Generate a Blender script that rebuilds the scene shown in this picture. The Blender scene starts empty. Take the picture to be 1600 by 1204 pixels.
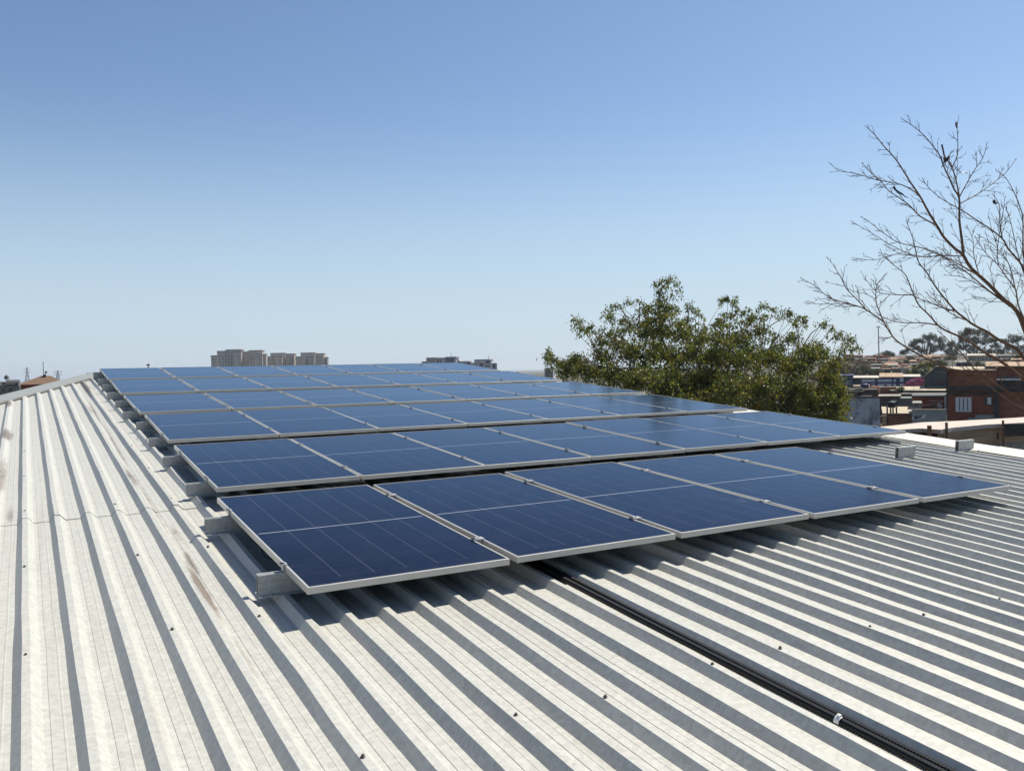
import bpy, bmesh, math, random
from mathutils import Vector, Matrix
import numpy as np
SC = bpy.context.scene
COL = SC.collection
R = math.radians
PI = math.pi

# ------------------------------------------------------------------ camera
ALPHA = R(4.5)                       # roof pitch (ridge runs along world X)
RM = Matrix.Rotation(ALPHA, 4, 'X')  # roof frame -> world
FPX = 1344.0
RV = Vector((0.0897, -0.0063, 0.5044))
CROOF = Vector((-1.1262, -4.066, 1.3689))
Rv = Matrix.Rotation(RV.length, 3, RV.normalized())
BASE = Matrix(((1, 0, 0), (0, 0, -1), (0, 1, 0)))
MC = BASE @ Rv                       # roof frame -> camera (x right, y down, z forward)
R3 = RM.to_3x3()
CAM = RM @ CROOF
cx_, cy_, cz_ = (R3 @ Vector(MC[0])), (R3 @ Vector(MC[1])), (R3 @ Vector(MC[2]))
cam_d = bpy.data.cameras.new('camera'); cam = bpy.data.objects.new('camera', cam_d); COL.objects.link(cam)
m = Matrix.Identity(4)
for i in range(3):
    m[i][0] = cx_[i]; m[i][1] = -cy_[i]; m[i][2] = -cz_[i]; m[i][3] = CAM[i]
cam.matrix_world = m
cam_d.sensor_width = 36; cam_d.lens = FPX / 1600 * 36; cam_d.clip_end = 20000; cam_d.clip_start = 0.05
SC.camera = cam

# ------------------------------------------------------------------ world, sun, exposure
sun_roof = Vector((0.125, 0.038, 0.175))
SUND = (R3 @ sun_roof).normalized()
SEL = math.asin(SUND.z); SAZ = math.atan2(SUND.x, SUND.y)
W = bpy.data.worlds.new('World'); SC.world = W; W.use_nodes = True
nt = W.node_tree; nt.nodes.clear()
sky = nt.nodes.new('ShaderNodeTexSky'); sky.sky_type = 'NISHITA'; sky.sun_disc = False
sky.sun_elevation = SEL; sky.sun_rotation = SAZ
sky.altitude = 700; sky.air_density = 1.0; sky.dust_density = 0.8; sky.ozone_density = 2.0
bg = nt.nodes.new('ShaderNodeBackground'); bg.inputs[1].default_value = 0.07
wo = nt.nodes.new('ShaderNodeOutputWorld')
# the clear winter sky is a little bluer than the model's, with a pale grey-blue band of haze low over the horizon
tint = nt.nodes.new('ShaderNodeMix'); tint.data_type = 'RGBA'; tint.blend_type = 'MULTIPLY'; tint.inputs[0].default_value = 1
nt.links.new(sky.outputs[0], tint.inputs[6]); tint.inputs[7].default_value = (1.08, 1.17, 1.22, 1)
wtc = nt.nodes.new('ShaderNodeTexCoord'); wsep = nt.nodes.new('ShaderNodeSeparateXYZ'); nt.links.new(wtc.outputs['Generated'], wsep.inputs[0])
wmr = nt.nodes.new('ShaderNodeMapRange'); wmr.interpolation_type = 'SMOOTHERSTEP'; nt.links.new(wsep.outputs[2], wmr.inputs[0])
wmr.inputs[1].default_value = -.02; wmr.inputs[2].default_value = .34; wmr.inputs[3].default_value = .80; wmr.inputs[4].default_value = 0
band = nt.nodes.new('ShaderNodeMix'); band.data_type = 'RGBA'; nt.links.new(wmr.outputs[0], band.inputs[0]); nt.links.new(tint.outputs[2], band.inputs[6]); band.inputs[7].default_value = (5.75, 6.95, 8.1, 1)
nt.links.new(band.outputs[2], bg.inputs[0]); nt.links.new(bg.outputs[0], wo.inputs[0])
sl = bpy.data.lights.new('sun', 'SUN'); sl.energy = 5.0; sl.angle = R(0.5); sl.color = (1, 0.935, 0.80)
so = bpy.data.objects.new('sun', sl); COL.objects.link(so)
so.rotation_euler = SUND.to_track_quat('Z', 'Y').to_euler(); so.location = (0, 0, 60)
SC.view_settings.view_transform = 'Standard'; SC.view_settings.look = 'None'
SC.view_settings.exposure = 0.51; SC.view_settings.gamma = 1
SC.render.engine = 'CYCLES'; SC.cycles.use_denoising = True
SC.cycles.max_bounces = 8; SC.cycles.transparent_max_bounces = 12

# ------------------------------------------------------------------ helpers
ex = Vector((cx_.x, cx_.y, 0)).normalized()       # horizontal right of the photograph
ey = Vector((-ex.y, ex.x, 0))                     # horizontal forward
YAW = math.atan2(ex.y, ex.x)
def ray(px, py):
    return cx_ * ((px - 800) / FPX) + cy_ * ((py - 602) / FPX) + cz_
def S(px, py, zc):
    d = ray(px, py); return CAM + d * (zc / d.dot(ey))
def hit_roof(px, py, z):
    d = R3.transposed() @ ray(px, py); t = (z - CROOF.z) / d.z; return CROOF + d * t
def hit_z(px, py, z):
    d = ray(px, py); return CAM + d * ((z - CAM.z) / d.z)

class MB:
    def __init__(s): s.v = []; s.f = []; s.mi = []
    def add(s, vs, fs, mi=0, M=None):
        o = len(s.v)
        s.v += [(M @ Vector(v)) if M else Vector(v) for v in vs]
        s.f += [tuple(i + o for i in f) for f in fs]; s.mi += [mi] * len(fs)
        return s
    def box(s, x0, x1, y0, y1, z0, z1, mi=0, M=None):
        vs = [(x0, y0, z0), (x1, y0, z0), (x1, y1, z0), (x0, y1, z0), (x0, y0, z1), (x1, y0, z1), (x1, y1, z1), (x0, y1, z1)]
        return s.add(vs, [(3, 2, 1, 0), (4, 5, 6, 7), (0, 1, 5, 4), (1, 2, 6, 5), (2, 3, 7, 6), (3, 0, 4, 7)], mi, M)
    def quad(s, a, b, c, d, mi=0): return s.add([a, b, c, d], [(0, 1, 2, 3)], mi)
    def prism(s, prof, y0, y1, mi=0, M=None):   # closed profile in x,z extruded along y
        n = len(prof)
        vs = [(x, y0, z) for x, z in prof] + [(x, y1, z) for x, z in prof]
        fs = [(i, (i + 1) % n, n + (i + 1) % n, n + i) for i in range(n)] + [tuple(reversed(range(n))), tuple(range(n, 2 * n))]
        return s.add(vs, fs, mi, M)
    def tube(s, pts, rad, n=6, mi=0, cap=True):
        pts = [Vector(p) for p in pts]
        if not hasattr(rad, '__len__'): rad = [rad] * len(pts)
        o = len(s.v); up = Vector((0.31, 0.17, 0.93))
        for i, p in enumerate(pts):
            t = pts[min(i + 1, len(pts) - 1)] - pts[max(i - 1, 0)]
            if t.length < 1e-9: t = Vector((0, 0, 1))
            t.normalize(); a = t.cross(up)
            if a.length < 1e-3: a = t.cross(Vector((1, 0, 0)))
            a.normalize(); b = t.cross(a)
            for k in range(n):
                an = 2 * PI * k / n
                s.v.append(p + (a * math.cos(an) + b * math.sin(an)) * rad[i])
        for i in range(len(pts) - 1):
            for k in range(n):
                s.f.append((o + i * n + k, o + i * n + (k + 1) % n, o + (i + 1) * n + (k + 1) % n, o + (i + 1) * n + k)); s.mi.append(mi)
        if cap and n > 2:
            s.f.append(tuple(o + k for k in reversed(range(n)))); s.mi.append(mi)
            q = o + (len(pts) - 1) * n; s.f.append(tuple(q + k for k in range(n))); s.mi.append(mi)
        return s
    def lathe(s, prof, n=16, M=None, mi=0):
        vs = []; fs = []
        for r, z in prof:
            for k in range(n):
                a = 2 * PI * k / n; vs.append((r * math.cos(a), r * math.sin(a), z))
        for i in range(len(prof) - 1):
            for k in range(n):
                fs.append((i * n + k, i * n + (k + 1) % n, (i + 1) * n + (k + 1) % n, (i + 1) * n + k))
        fs.append(tuple(reversed(range(n)))); q = (len(prof) - 1) * n; fs.append(tuple(q + k for k in range(n)))
        return s.add(vs, fs, mi, M)
    def build(s, name, mats, parent=None, smooth=False, shift=None):
        me = bpy.data.meshes.new(name)
        vs = s.v if shift is None else [v - shift for v in s.v]
        me.from_pydata([tuple(v) for v in vs], [], s.f)
        if not isinstance(mats, (list, tuple)): mats = [mats]
        for mm in mats: me.materials.append(mm)
        if len(mats) > 1: me.polygons.foreach_set('material_index', s.mi)
        if smooth: me.polygons.foreach_set('use_smooth', [True] * len(me.polygons))
        me.update()
        o = bpy.data.objects.new(name, me); COL.objects.link(o)
        if parent: o.parent = parent
        return o
def tag(o, label=None, cat=None, group=None, kind=None):
    if label: o['label'] = label
    if cat: o['category'] = cat
    if group: o['group'] = group
    if kind: o['kind'] = kind
    return o
def thing(name, label, cat, loc=(0, 0, 0), rz=0.0, group=None, M=None):
    o = bpy.data.objects.new(name, None); COL.objects.link(o); o.empty_display_size = .2
    if M is not None: o.matrix_world = M
    else: o.location = loc; o.rotation_euler = (0, 0, rz)
    return tag(o, label, cat, group)
def copy_child(ch, parent):
    c = ch.copy(); COL.objects.link(c); c.parent = parent; return c

# ------------------------------------------------------------------ materials
def mat(name, col, rough=.7, var=.0, scale=4., col2=None, metal=0., bump=0., bscale=None, spec=.5, coord='Object', detail=5., rot=None, stretch=None):
    mt = bpy.data.materials.new(name); mt.use_nodes = True
    n = mt.node_tree.nodes; L = mt.node_tree.links; b = n['Principled BSDF']
    b.inputs['Roughness'].default_value = rough; b.inputs['Metallic'].default_value = metal
    b.inputs['Specular IOR Level'].default_value = spec
    tc = n.new('ShaderNodeTexCoord'); src = tc.outputs[coord]
    if stretch:
        mp = n.new('ShaderNodeMapping'); mp.inputs['Scale'].default_value = stretch; L.new(src, mp.inputs[0]); src = mp.outputs[0]
    c2 = col2 or tuple(min(1, x * (1 + var)) for x in col)
    c1 = col if col2 else tuple(x * (1 - var) for x in col)
    if var or col2:
        no = n.new('ShaderNodeTexNoise'); no.inputs['Scale'].default_value = scale; no.inputs['Detail'].default_value = detail; no.inputs['Roughness'].default_value = .65
        L.new(src, no.inputs['Vector'])
        cr = n.new('ShaderNodeValToRGB'); cr.color_ramp.elements[0].position = .35; cr.color_ramp.elements[1].position = .65
        cr.color_ramp.elements[0].color = (*c1, 1); cr.color_ramp.elements[1].color = (*c2, 1)
        L.new(no.outputs[0], cr.inputs[0]); L.new(cr.outputs[0], b.inputs['Base Color'])
    else: b.inputs['Base Color'].default_value = (*col, 1)
    if bump:
        nb = n.new('ShaderNodeTexNoise'); nb.inputs['Scale'].default_value = bscale or scale * 4; nb.inputs['Detail'].default_value = 4; L.new(src, nb.inputs['Vector'])
        bp = n.new('ShaderNodeBump'); bp.inputs['Strength'].default_value = bump; bp.inputs['Distance'].default_value = .02
        L.new(nb.outputs[0], bp.inputs['Height']); L.new(bp.outputs[0], b.inputs['Normal'])
    return mt
def math_node(n, L, op, a, b=None, c=None):
    k = n.new('ShaderNodeMath'); k.operation = op
    for i, x in enumerate((a, b, c)):
        if x is None: continue
        if isinstance(x, (int, float)): k.inputs[i].default_value = x
        else: L.new(x, k.inputs[i])
    return k.outputs[0]
def mixc(n, L, fac, a, b):
    k = n.new('ShaderNodeMix'); k.data_type = 'RGBA'
    L.new(fac, k.inputs[0]) if not isinstance(fac, (int, float)) else setattr(k.inputs[0], 'default_value', fac)
    for i, x in ((6, a), (7, b)):
        if isinstance(x, tuple): k.inputs[i].default_value = (*x, 1)
        else: L.new(x, k.inputs[i])
    return k.outputs[2]

# sheet metal of the roof: weathered galvanised, with dirt specks and brown stains of their own shape
def roof_material():
    mt = bpy.data.materials.new('weathered_galvanised_sheet'); mt.use_nodes = True
    n = mt.node_tree.nodes; L = mt.node_tree.links; b = n['Principled BSDF']
    tc = n.new('ShaderNodeTexCoord'); src = tc.outputs['Object']
    no = n.new('ShaderNodeTexNoise'); no.inputs['Scale'].default_value = 17; no.inputs['Detail'].default_value = 8; no.inputs['Roughness'].default_value = .75
    L.new(src, no.inputs['Vector'])
    cr = n.new('ShaderNodeValToRGB'); e = cr.color_ramp.elements
    e[0].position = .30; e[0].color = (.412, .409, .380, 1); e[1].position = .70; e[1].color = (.468, .465, .430, 1)
    L.new(no.outputs[0], cr.inputs[0]); col = cr.outputs[0]
    # spangle
    vo = n.new('ShaderNodeTexVoronoi'); vo.inputs['Scale'].default_value = 55; L.new(src, vo.inputs['Vector'])
    sp = n.new('ShaderNodeMapRange'); sp.inputs[1].default_value = 0; sp.inputs[2].default_value = 1; sp.inputs[3].default_value = .87; sp.inputs[4].default_value = 1.05
    sx = n.new('ShaderNodeSeparateColor'); L.new(vo.outputs['Color'], sx.inputs[0]); L.new(sx.outputs[0], sp.inputs[0])
    mu = n.new('ShaderNodeMix'); mu.data_type = 'RGBA'; mu.blend_type = 'MULTIPLY'; mu.inputs[0].default_value = 1
    cb = n.new('ShaderNodeCombineColor')
    for i in range(3): L.new(sp.outputs[0], cb.inputs[i])
    L.new(col, mu.inputs[6]); L.new(cb.outputs[0], mu.inputs[7]); col = mu.outputs[2]
    # long water streaks down the slope
    mp = n.new('ShaderNodeMapping'); mp.inputs['Scale'].default_value = (14, .5, 1); L.new(src, mp.inputs[0])
    n2 = n.new('ShaderNodeTexNoise'); n2.inputs['Scale'].default_value = 1.6; n2.inputs['Detail'].default_value = 6; L.new(mp.outputs[0], n2.inputs['Vector'])
    mr = n.new('ShaderNodeMapRange'); mr.inputs[1].default_value = .55; mr.inputs[2].default_value = .8; mr.inputs[3].default_value = 0; mr.inputs[4].default_value = .35
    L.new(n2.outputs[0], mr.inputs[0]); col = mixc(n, L, mr.outputs[0], col, (.28, .25, .21))
    # specks
    n3 = n.new('ShaderNodeTexNoise'); n3.inputs['Scale'].default_value = 70; n3.inputs['Detail'].default_value = 2; L.new(src, n3.inputs['Vector'])
    mr3 = n.new('ShaderNodeMapRange'); mr3.inputs[1].default_value = .70; mr3.inputs[2].default_value = .76; mr3.inputs[3].default_value = 0; mr3.inputs[4].default_value = .45
    L.new(n3.outputs[0], mr3.inputs[0]); col = mixc(n, L, mr3.outputs[0], col, (.20, .18, .15))
    # brown leaf-mould stains lying in three of the troughs
    sep = n.new('ShaderNodeSeparateXYZ'); L.new(src, sep.inputs[0])
    n4 = n.new('ShaderNodeTexNoise'); n4.inputs['Scale'].default_value = 16; n4.inputs['Detail'].default_value = 9; n4.inputs['Roughness'].default_value = .8
    mp4 = n.new('ShaderNodeMapping'); mp4.inputs['Scale'].default_value = (1, .3, 1); L.new(src, mp4.inputs[0]); L.new(mp4.outputs[0], n4.inputs['Vector'])
    tot = None
    for (u, v, su, sv, am) in ((-.375, .75, .034, .62, 1.15), (-.345, 1.35, .03, .45, .8), (-.33, 2.1, .035, .4, .6), (-.36, -.3, .03, .5, .6), (-.42, 4.15, .05, .75, .8), (-.385, 3.0, .028, 2.2, .62), (-.40, 6.2, .035, 2.6, .66), (-.43, 9.5, .04, 2.4, .7), (-1.43, 4.6, .05, 1.3, .75), (-1.33, 3.1, .04, .5, .6), (-1.46, 7.4, .08, .6, .9), (-.47, 9.6, .08, 1.0, .6),
                               (-.36, 13.6, .07, 2.3, 1.0), (-1.52, 10.8, .06, .7, .9), (-.75, 13.2, .08, 1., .4), (-.31, -.4, .05, .8, .4), (-1.12, 12, .1, 1.2, .35), (.95, -.9, .04, .5, .22)):
        du = math_node(n, L, 'DIVIDE', math_node(n, L, 'SUBTRACT', sep.outputs[0], u), su)
        dv = math_node(n, L, 'DIVIDE', math_node(n, L, 'SUBTRACT', sep.outputs[1], v), sv)
        d2 = math_node(n, L, 'ADD', math_node(n, L, 'MULTIPLY', du, du), math_node(n, L, 'MULTIPLY', dv, dv))
        g = math_node(n, L, 'MULTIPLY', math_node(n, L, 'EXPONENT', math_node(n, L, 'MULTIPLY', d2, -1.0)), am)
        tot = g if tot is None else math_node(n, L, 'MAXIMUM', tot, g)
    st = math_node(n, L, 'ADD', math_node(n, L, 'MULTIPLY', tot, .9), math_node(n, L, 'SUBTRACT', n4.outputs[0], .84))
    ms = n.new('ShaderNodeMapRange'); ms.inputs[1].default_value = 0; ms.inputs[2].default_value = .38; ms.inputs[3].default_value = 0; ms.inputs[4].default_value = .78
    L.new(st, ms.inputs[0]); col = mixc(n, L, ms.outputs[0], col, (.10, .062, .042))
    L.new(col, b.inputs['Base Color'])
    b.inputs['Metallic'].default_value = .0; b.inputs['Roughness'].default_value = .46; b.inputs['Specular IOR Level'].default_value = .45
    bp = n.new('ShaderNodeBump'); bp.inputs['Strength'].default_value = .05; bp.inputs['Distance'].default_value = .01
    L.new(no.outputs[0], bp.inputs['Height']); L.new(bp.outputs[0], b.inputs['Normal'])
    return mt
M_ROOF = roof_material()
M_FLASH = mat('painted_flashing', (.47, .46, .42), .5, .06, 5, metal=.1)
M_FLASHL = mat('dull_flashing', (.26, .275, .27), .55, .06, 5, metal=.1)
M_ALU = mat('anodised_aluminium', (.50, .485, .45), .38, .04, 6, metal=.35)
M_RAIL = mat('galvanised_rail', (.40, .405, .40), .45, .14, 30, metal=.3)
M_BLACK = mat('black_plastic', (.005, .005, .007), .45, spec=.3)
M_BLACKR = mat('black_rubber', (.02, .02, .02), .7)
M_CLIP = mat('white_nylon', (.7, .7, .7), .5)
M_STEEL = mat('dull_steel', (.07, .062, .055), .5, .1, 30, metal=.5)

PW, PL = 1.134, 2.2814
def glass_material():
    mt = bpy.data.materials.new('solar_glass'); mt.use_nodes = True
    n = mt.node_tree.nodes; L = mt.node_tree.links; b = n['Principled BSDF']
    tc = n.new('ShaderNodeTexCoord'); sep = n.new('ShaderNodeSeparateXYZ'); L.new(tc.outputs['Object'], sep.inputs[0])
    x, y = sep.outputs[0], sep.outputs[1]
    mx = .024
    cw = (PW - 2 * mx) / 6
    def line(coord, off, period, hw):     # 1 where coord is within hw of off + k*period
        q = math_node(n, L, 'DIVIDE', math_node(n, L, 'SUBTRACT', coord, off), period)
        fr = math_node(n, L, 'ABSOLUTE', math_node(n, L, 'SUBTRACT', math_node(n, L, 'FRACT', math_node(n, L, 'ADD', q, .5)), .5))
        return math_node(n, L, 'LESS_THAN', fr, hw / period)
    inx = math_node(n, L, 'MULTIPLY', math_node(n, L, 'GREATER_THAN', x, mx + cw * .5), math_node(n, L, 'LESS_THAN', x, PW - mx - cw * .5))
    iny = math_node(n, L, 'MULTIPLY', math_node(n, L, 'GREATER_THAN', y, .105), math_node(n, L, 'LESS_THAN', y, PL - .03))
    cellx = math_node(n, L, 'MULTIPLY', math_node(n, L, 'MULTIPLY', line(x, mx, cw, .0010), inx), iny)
    ch = (PL - .06) / 24
    celly = line(y, .03, ch, .0008)
    bus = line(x, mx + cw / 20, cw / 10, .0005)
    mid = math_node(n, L, 'LESS_THAN', math_node(n, L, 'ABSOLUTE', math_node(n, L, 'SUBTRACT', y, PL / 2)), .0035)
    midx = math_node(n, L, 'MULTIPLY', math_node(n, L, 'GREATER_THAN', x, .03), math_node(n, L, 'LESS_THAN', x, PW - .03))
    mid = math_node(n, L, 'MULTIPLY', mid, midx)
    no = n.new('ShaderNodeTexNoise'); no.inputs['Scale'].default_value = 1.3; no.inputs['Detail'].default_value = 3
    oi = n.new('ShaderNodeObjectInfo'); av = n.new('ShaderNodeVectorMath'); av.operation = 'ADD'
    cb = n.new('ShaderNodeCombineXYZ'); L.new(math_node(n, L, 'MULTIPLY', oi.outputs['Random'], 50), cb.inputs[0]); L.new(math_node(n, L, 'MULTIPLY', oi.outputs['Random'], 31), cb.inputs[1])
    L.new(tc.outputs['Object'], av.inputs[0]); L.new(cb.outputs[0], av.inputs[1]); L.new(av.outputs[0], no.inputs['Vector'])
    cr = n.new('ShaderNodeValToRGB'); e = cr.color_ramp.elements
    e[0].position = .3; e[0].color = (.0025, .0023, .008, 1); e[1].position = .7; e[1].color = (.0045, .0046, .016, 1)
    L.new(no.outputs[0], cr.inputs[0]); c = cr.outputs[0]
    c = mixc(n, L, math_node(n, L, 'MULTIPLY', bus, .16), c, (.16, .17, .22))
    c = mixc(n, L, math_node(n, L, 'MULTIPLY', celly, .5), c, (.06, .065, .10))
    c = mixc(n, L, math_node(n, L, 'MULTIPLY', cellx, .30), c, (.36, .38, .46))
    c = mixc(n, L, math_node(n, L, 'MULTIPLY', mid, .75), c, (.62, .64, .70))
    # thin dust film
    nd = n.new('ShaderNodeTexNoise'); nd.inputs['Scale'].default_value = 5; nd.inputs['Detail'].default_value = 8; nd.inputs['Roughness'].default_value = .7; L.new(av.outputs[0], nd.inputs['Vector'])
    md = n.new('ShaderNodeMapRange'); md.inputs[1].default_value = .45; md.inputs[2].default_value = .80; md.inputs[3].default_value = .0; md.inputs[4].default_value = .03
    L.new(nd.outputs[0], md.inputs[0]); c = mixc(n, L, md.outputs[0], c, (.30, .29, .28))
    ns = n.new('ShaderNodeTexNoise'); ns.inputs['Scale'].default_value = 2.6; ns.inputs['Detail'].default_value = 5; ns.inputs['Distortion'].default_value = 1.5; L.new(av.outputs[0], ns.inputs['Vector'])
    m5 = n.new('ShaderNodeMapRange'); m5.inputs[1].default_value = .66; m5.inputs[2].default_value = .74; m5.inputs[3].default_value = 0; m5.inputs[4].default_value = .055; L.new(ns.outputs[0], m5.inputs[0]); c = mixc(n, L, m5.outputs[0], c, (.34, .34, .34))
    nv = n.new('ShaderNodeTexVoronoi'); nv.inputs['Scale'].default_value = 1.5; L.new(av.outputs[0], nv.inputs['Vector'])
    c = mixc(n, L, math_node(n, L, 'MULTIPLY', math_node(n, L, 'LESS_THAN', nv.outputs['Distance'], .014), .5), c, (.4, .4, .38))
    L.new(c, b.inputs['Base Color'])
    rr = n.new('ShaderNodeMapRange'); rr.inputs[3].default_value = .08; rr.inputs[4].default_value = .17; L.new(nd.outputs[0], rr.inputs[0]); L.new(rr.outputs[0], b.inputs['Roughness'])
    gl = n.new('ShaderNodeBsdfGlossy'); gl.inputs[0].default_value = (.62, .78, .97, 1); L.new(rr.outputs[0], gl.inputs['Roughness'])
    fr = n.new('ShaderNodeFresnel'); fr.inputs[0].default_value = 1.18
    mx = n.new('ShaderNodeMixShader'); L.new(fr.outputs[0], mx.inputs[0]); L.new(b.outputs[0], mx.inputs[1]); L.new(gl.outputs[0], mx.inputs[2]); L.new(mx.outputs[0], n['Material Output'].inputs[0])
    b.inputs['Specular IOR Level'].default_value = 0
    return mt
M_GLASS = glass_material()
M_BACK = mat('panel_backsheet', (.5, .5, .5), .6)

# ------------------------------------------------------------------ roof
HR = .040; ZC = -.150; ZP = ZC - HR
U0, PITCH, SKEW = -.022, .2, -.0105
V_NEAR, V_LAP, V_RIDGE = -7.0, 2.80, 16.4
LA = hit_roof(0, 628, ZC); LB = hit_roof(133, 592, ZC)        # inner edge of the oblique left flashing
LB = Vector((LB.x, LB.y, 0)); LA = Vector((LA.x, LA.y, 0)); ldir = (LB - LA).normalized(); lnor = Vector((-ldir.y, ldir.x, 0))   # points outward (left)
UR = 8.5
base_z = -7.2
BLD = thing('metal_roofed_building', 'building with pale ribbed metal roof carrying the rows of solar panels', 'building', (4, 4, CAM.z - 6.6))
BL = Vector(BLD.location)
prof = [(0, HR), (.032, HR), (.070, 0), (.072, -.0003), (.0925, -.0022), (.094, 0.0), (.134, 0), (.1365, .0012), (.1405, .0012), (.143, 0), (.1675, 0)]
def roof_sheet(v0, v1, dz, nseg, seed):
    rnd = np.random.RandomState(seed)
    k0, k1 = -40, 44
    us = []; zs = []
    for k in range(k0, k1):
        for (du, z) in prof: us.append(U0 + PITCH * k + du); zs.append(z if abs(z) > .01 or k < 6 else 0)
    vs = np.linspace(v0, v1, nseg + 1)
    mb = MB(); nU = len(us)
    wob = rnd.normal(0, 1, (nseg + 1, k1 - k0 + 1))
    for j, v in enumerate(vs):
        for i in range(nU):
            k = i // len(prof)
            zz = ZP + zs[i] + dz +   .0016 * wob[j, k] + .0018 * math.sin(v * 2.1 + k * 1.3)
            mb.v.append(Vector((us[i] + SKEW * v + .0012 * wob[j, k], v, zz)))
    for j in range(nseg):
        for i in range(nU - 1):
            mb.f.append((j * nU + i, j * nU + i + 1, (j + 1) * nU + i + 1, (j + 1) * nU + i)); mb.mi.append(0)
    return mb
roofs = []
for (v0, v1, dz, ns, sd) in ((V_NEAR, V_LAP + .2, 0, 22, 1), (V_LAP, V_RIDGE, .004, 26, 2)):
    mb = roof_sheet(v0, v1, dz, ns, sd)
    bm = bmesh.new(); vv = [bm.verts.new(v) for v in mb.v]
    for f in mb.f: bm.faces.new([vv[i] for i in f])
    if dz:   # visible cut edge of the upper sheets at the lap
        bm.edges.ensure_lookup_table()
        be = [e for e in bm.edges if e.is_boundary and abs(e.verts[0].co.y - v0) < 1e-5 and abs(e.verts[1].co.y - v0) < 1e-5]
        r = bmesh.ops.extrude_edge_only(bm, edges=be)
        for v in [g for g in r['geom'] if isinstance(g, bmesh.types.BMVert)]: v.co.z -= .0055; v.co.y += .0005
    def cut(co, no):
        bmesh.ops.bisect_plane(bm, geom=bm.verts[:] + bm.edges[:] + bm.faces[:], plane_co=co, plane_no=no, clear_outer=True)
    cut(LA, lnor); cut((UR, 0, 0), (1, 0, 0))
    me = bpy.data.meshes.new('metal_roof'); bm.to_mesh(me); bm.free(); me.materials.append(M_ROOF)
    o = bpy.data.objects.new('roof_sheet', me); COL.objects.link(o); o.parent = BLD
    o.matrix_parent_inverse = Matrix.Translation(-BL); o.matrix_world = RM; o.matrix_basis = RM
    roofs.append(o)
def roof_part(mb, name, mats, smooth=False):
    o = mb.build(name, mats, BLD, smooth); o.matrix_parent_inverse = Matrix.Translation(-BL); o.matrix_basis = RM; return o
# left flashing: strip outside the oblique edge, with a folded lip
OA = hit_roof(0, 618, -.12); OB = hit_roof(95, 592, -.12)
def onl(v, off):    # point on the oblique line at given v, offset outward
    t = (v - LA.y) / ldir.y; p = LA + ldir * t + lnor * off; return p
wl = abs((Vector((OB.x, OB.y, 0)) - LA).dot(lnor)); wl = min(max(wl, .25), .8)
mb = MB(); pa = [onl(-7, -.04), onl(16.35, -.04), onl(16.35, wl), onl(-7, wl)]
zt = ZC + .013
mb.quad(*[(p.x, p.y, zt) for p in pa])
mb.quad((pa[1].x, pa[1].y, zt), (pa[0].x, pa[0].y, zt), (pa[0].x, pa[0].y, zt - .03), (pa[1].x, pa[1].y, zt - .03))
mb.quad((pa[3].x, pa[3].y, zt), (pa[2].x, pa[2].y, zt), (pa[2].x, pa[2].y, zt - .16), (pa[3].x, pa[3].y, zt - .16))
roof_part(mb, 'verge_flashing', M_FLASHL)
# ridge cap and the far slope
mb = MB(); xl = onl(16.4, wl).x
mb.quad((xl, 16.18, zt + .002), (UR, 16.18, zt + .002), (UR, 16.45, zt + .022), (xl, 16.45, zt + .022))
mb.quad((xl, 16.45, zt + .022), (UR, 16.45, zt + .022), (UR, 16.75, zt - .03), (xl, 16.75, zt - .03))
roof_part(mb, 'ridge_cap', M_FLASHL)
mb = MB()
mb.quad((xl - .1, 16.5, ZP), (UR, 16.5, ZP), (UR, 26, ZP - 1.5), (xl - .1, 26, ZP - 1.5))
roof_part(mb, 'far_slope', M_ROOF)
# right verge capping
mb = MB()
P0 = [(8.24, ZC + .006), (8.26, ZC + .012), (8.70, ZC + .022), (8.72, ZC + .018), (8.72, ZC - .16), (8.708, ZC - .16), (8.708, ZC + .008), (8.26, ZC + .002)]
v = V_NEAR
while v < 16.3:
    mb.prism([(a + SKEW * (v + 1.5), b + .002 * (int(v) % 2)) for a, b in P0], v, min(v + 2.98, 16.4)); v += 2.95
roof_part(mb, 'verge_capping', M_FLASH)
# walls of the building under the roof
M_PLAST = mat('pale_render', (.4, .38, .35), .85, .15, 1.5)
mb = MB()
poly = [onl(-6.6, .05), onl(16.2, .05), Vector((8.5, 16.2, 0)), Vector((8.5, -6.6, 0))]
top = [RM @ Vector((p.x, p.y, ZP - .06)) - BL for p in poly]
bot = [Vector((t.x, t.y, -.4)) for t in top]
mb.add(top + bot, [(0, 1, 2, 3)] + [(i, i + 4, (i + 1) % 4 + 4, (i + 1) % 4) for i in range(4)])
mb.build('wall', M_PLAST, BLD)
# screws with washers along the purlins
sm = MB(); sm.lathe([(.009, 0), (.009, .002), (.0055, .003), (.0055, .009), (.001, .010)], 8)
me_s = sm.build('roof_screw', M_STEEL, BLD).data
first = bpy.data.objects['roof_screw']
cnt = 0
for v in (-2.8, -1.36, .1, 1.52, 3.02, 4.45, 5.9):
    for k in range(-9, 28):
        if k % 5 not in (2, 4): continue
        u = U0 + PITCH * k + SKEW * v + .016
        if v > 0 and u > -.12: continue
        if onl(v, 0).x > u or u > 8.2: continue
        q = MC @ (Vector((u, v, ZC)) - CROOF)
        if q.z < .3 or abs(q.x / q.z) > .66 or abs(q.y / q.z) > .5: continue
        o = first if cnt == 0 else bpy.data.objects.new('roof_screw', me_s)
        if cnt: COL.objects.link(o); o.parent = BLD
        o.matrix_parent_inverse = Matrix.Translation(-BL)
        o.matrix_basis = RM @ Matrix.Translation((u + random.Random(cnt).uniform(-.006, .006), v + random.Random(cnt + 99).uniform(-.03, .03), ZC + .001)); cnt += 1

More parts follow.
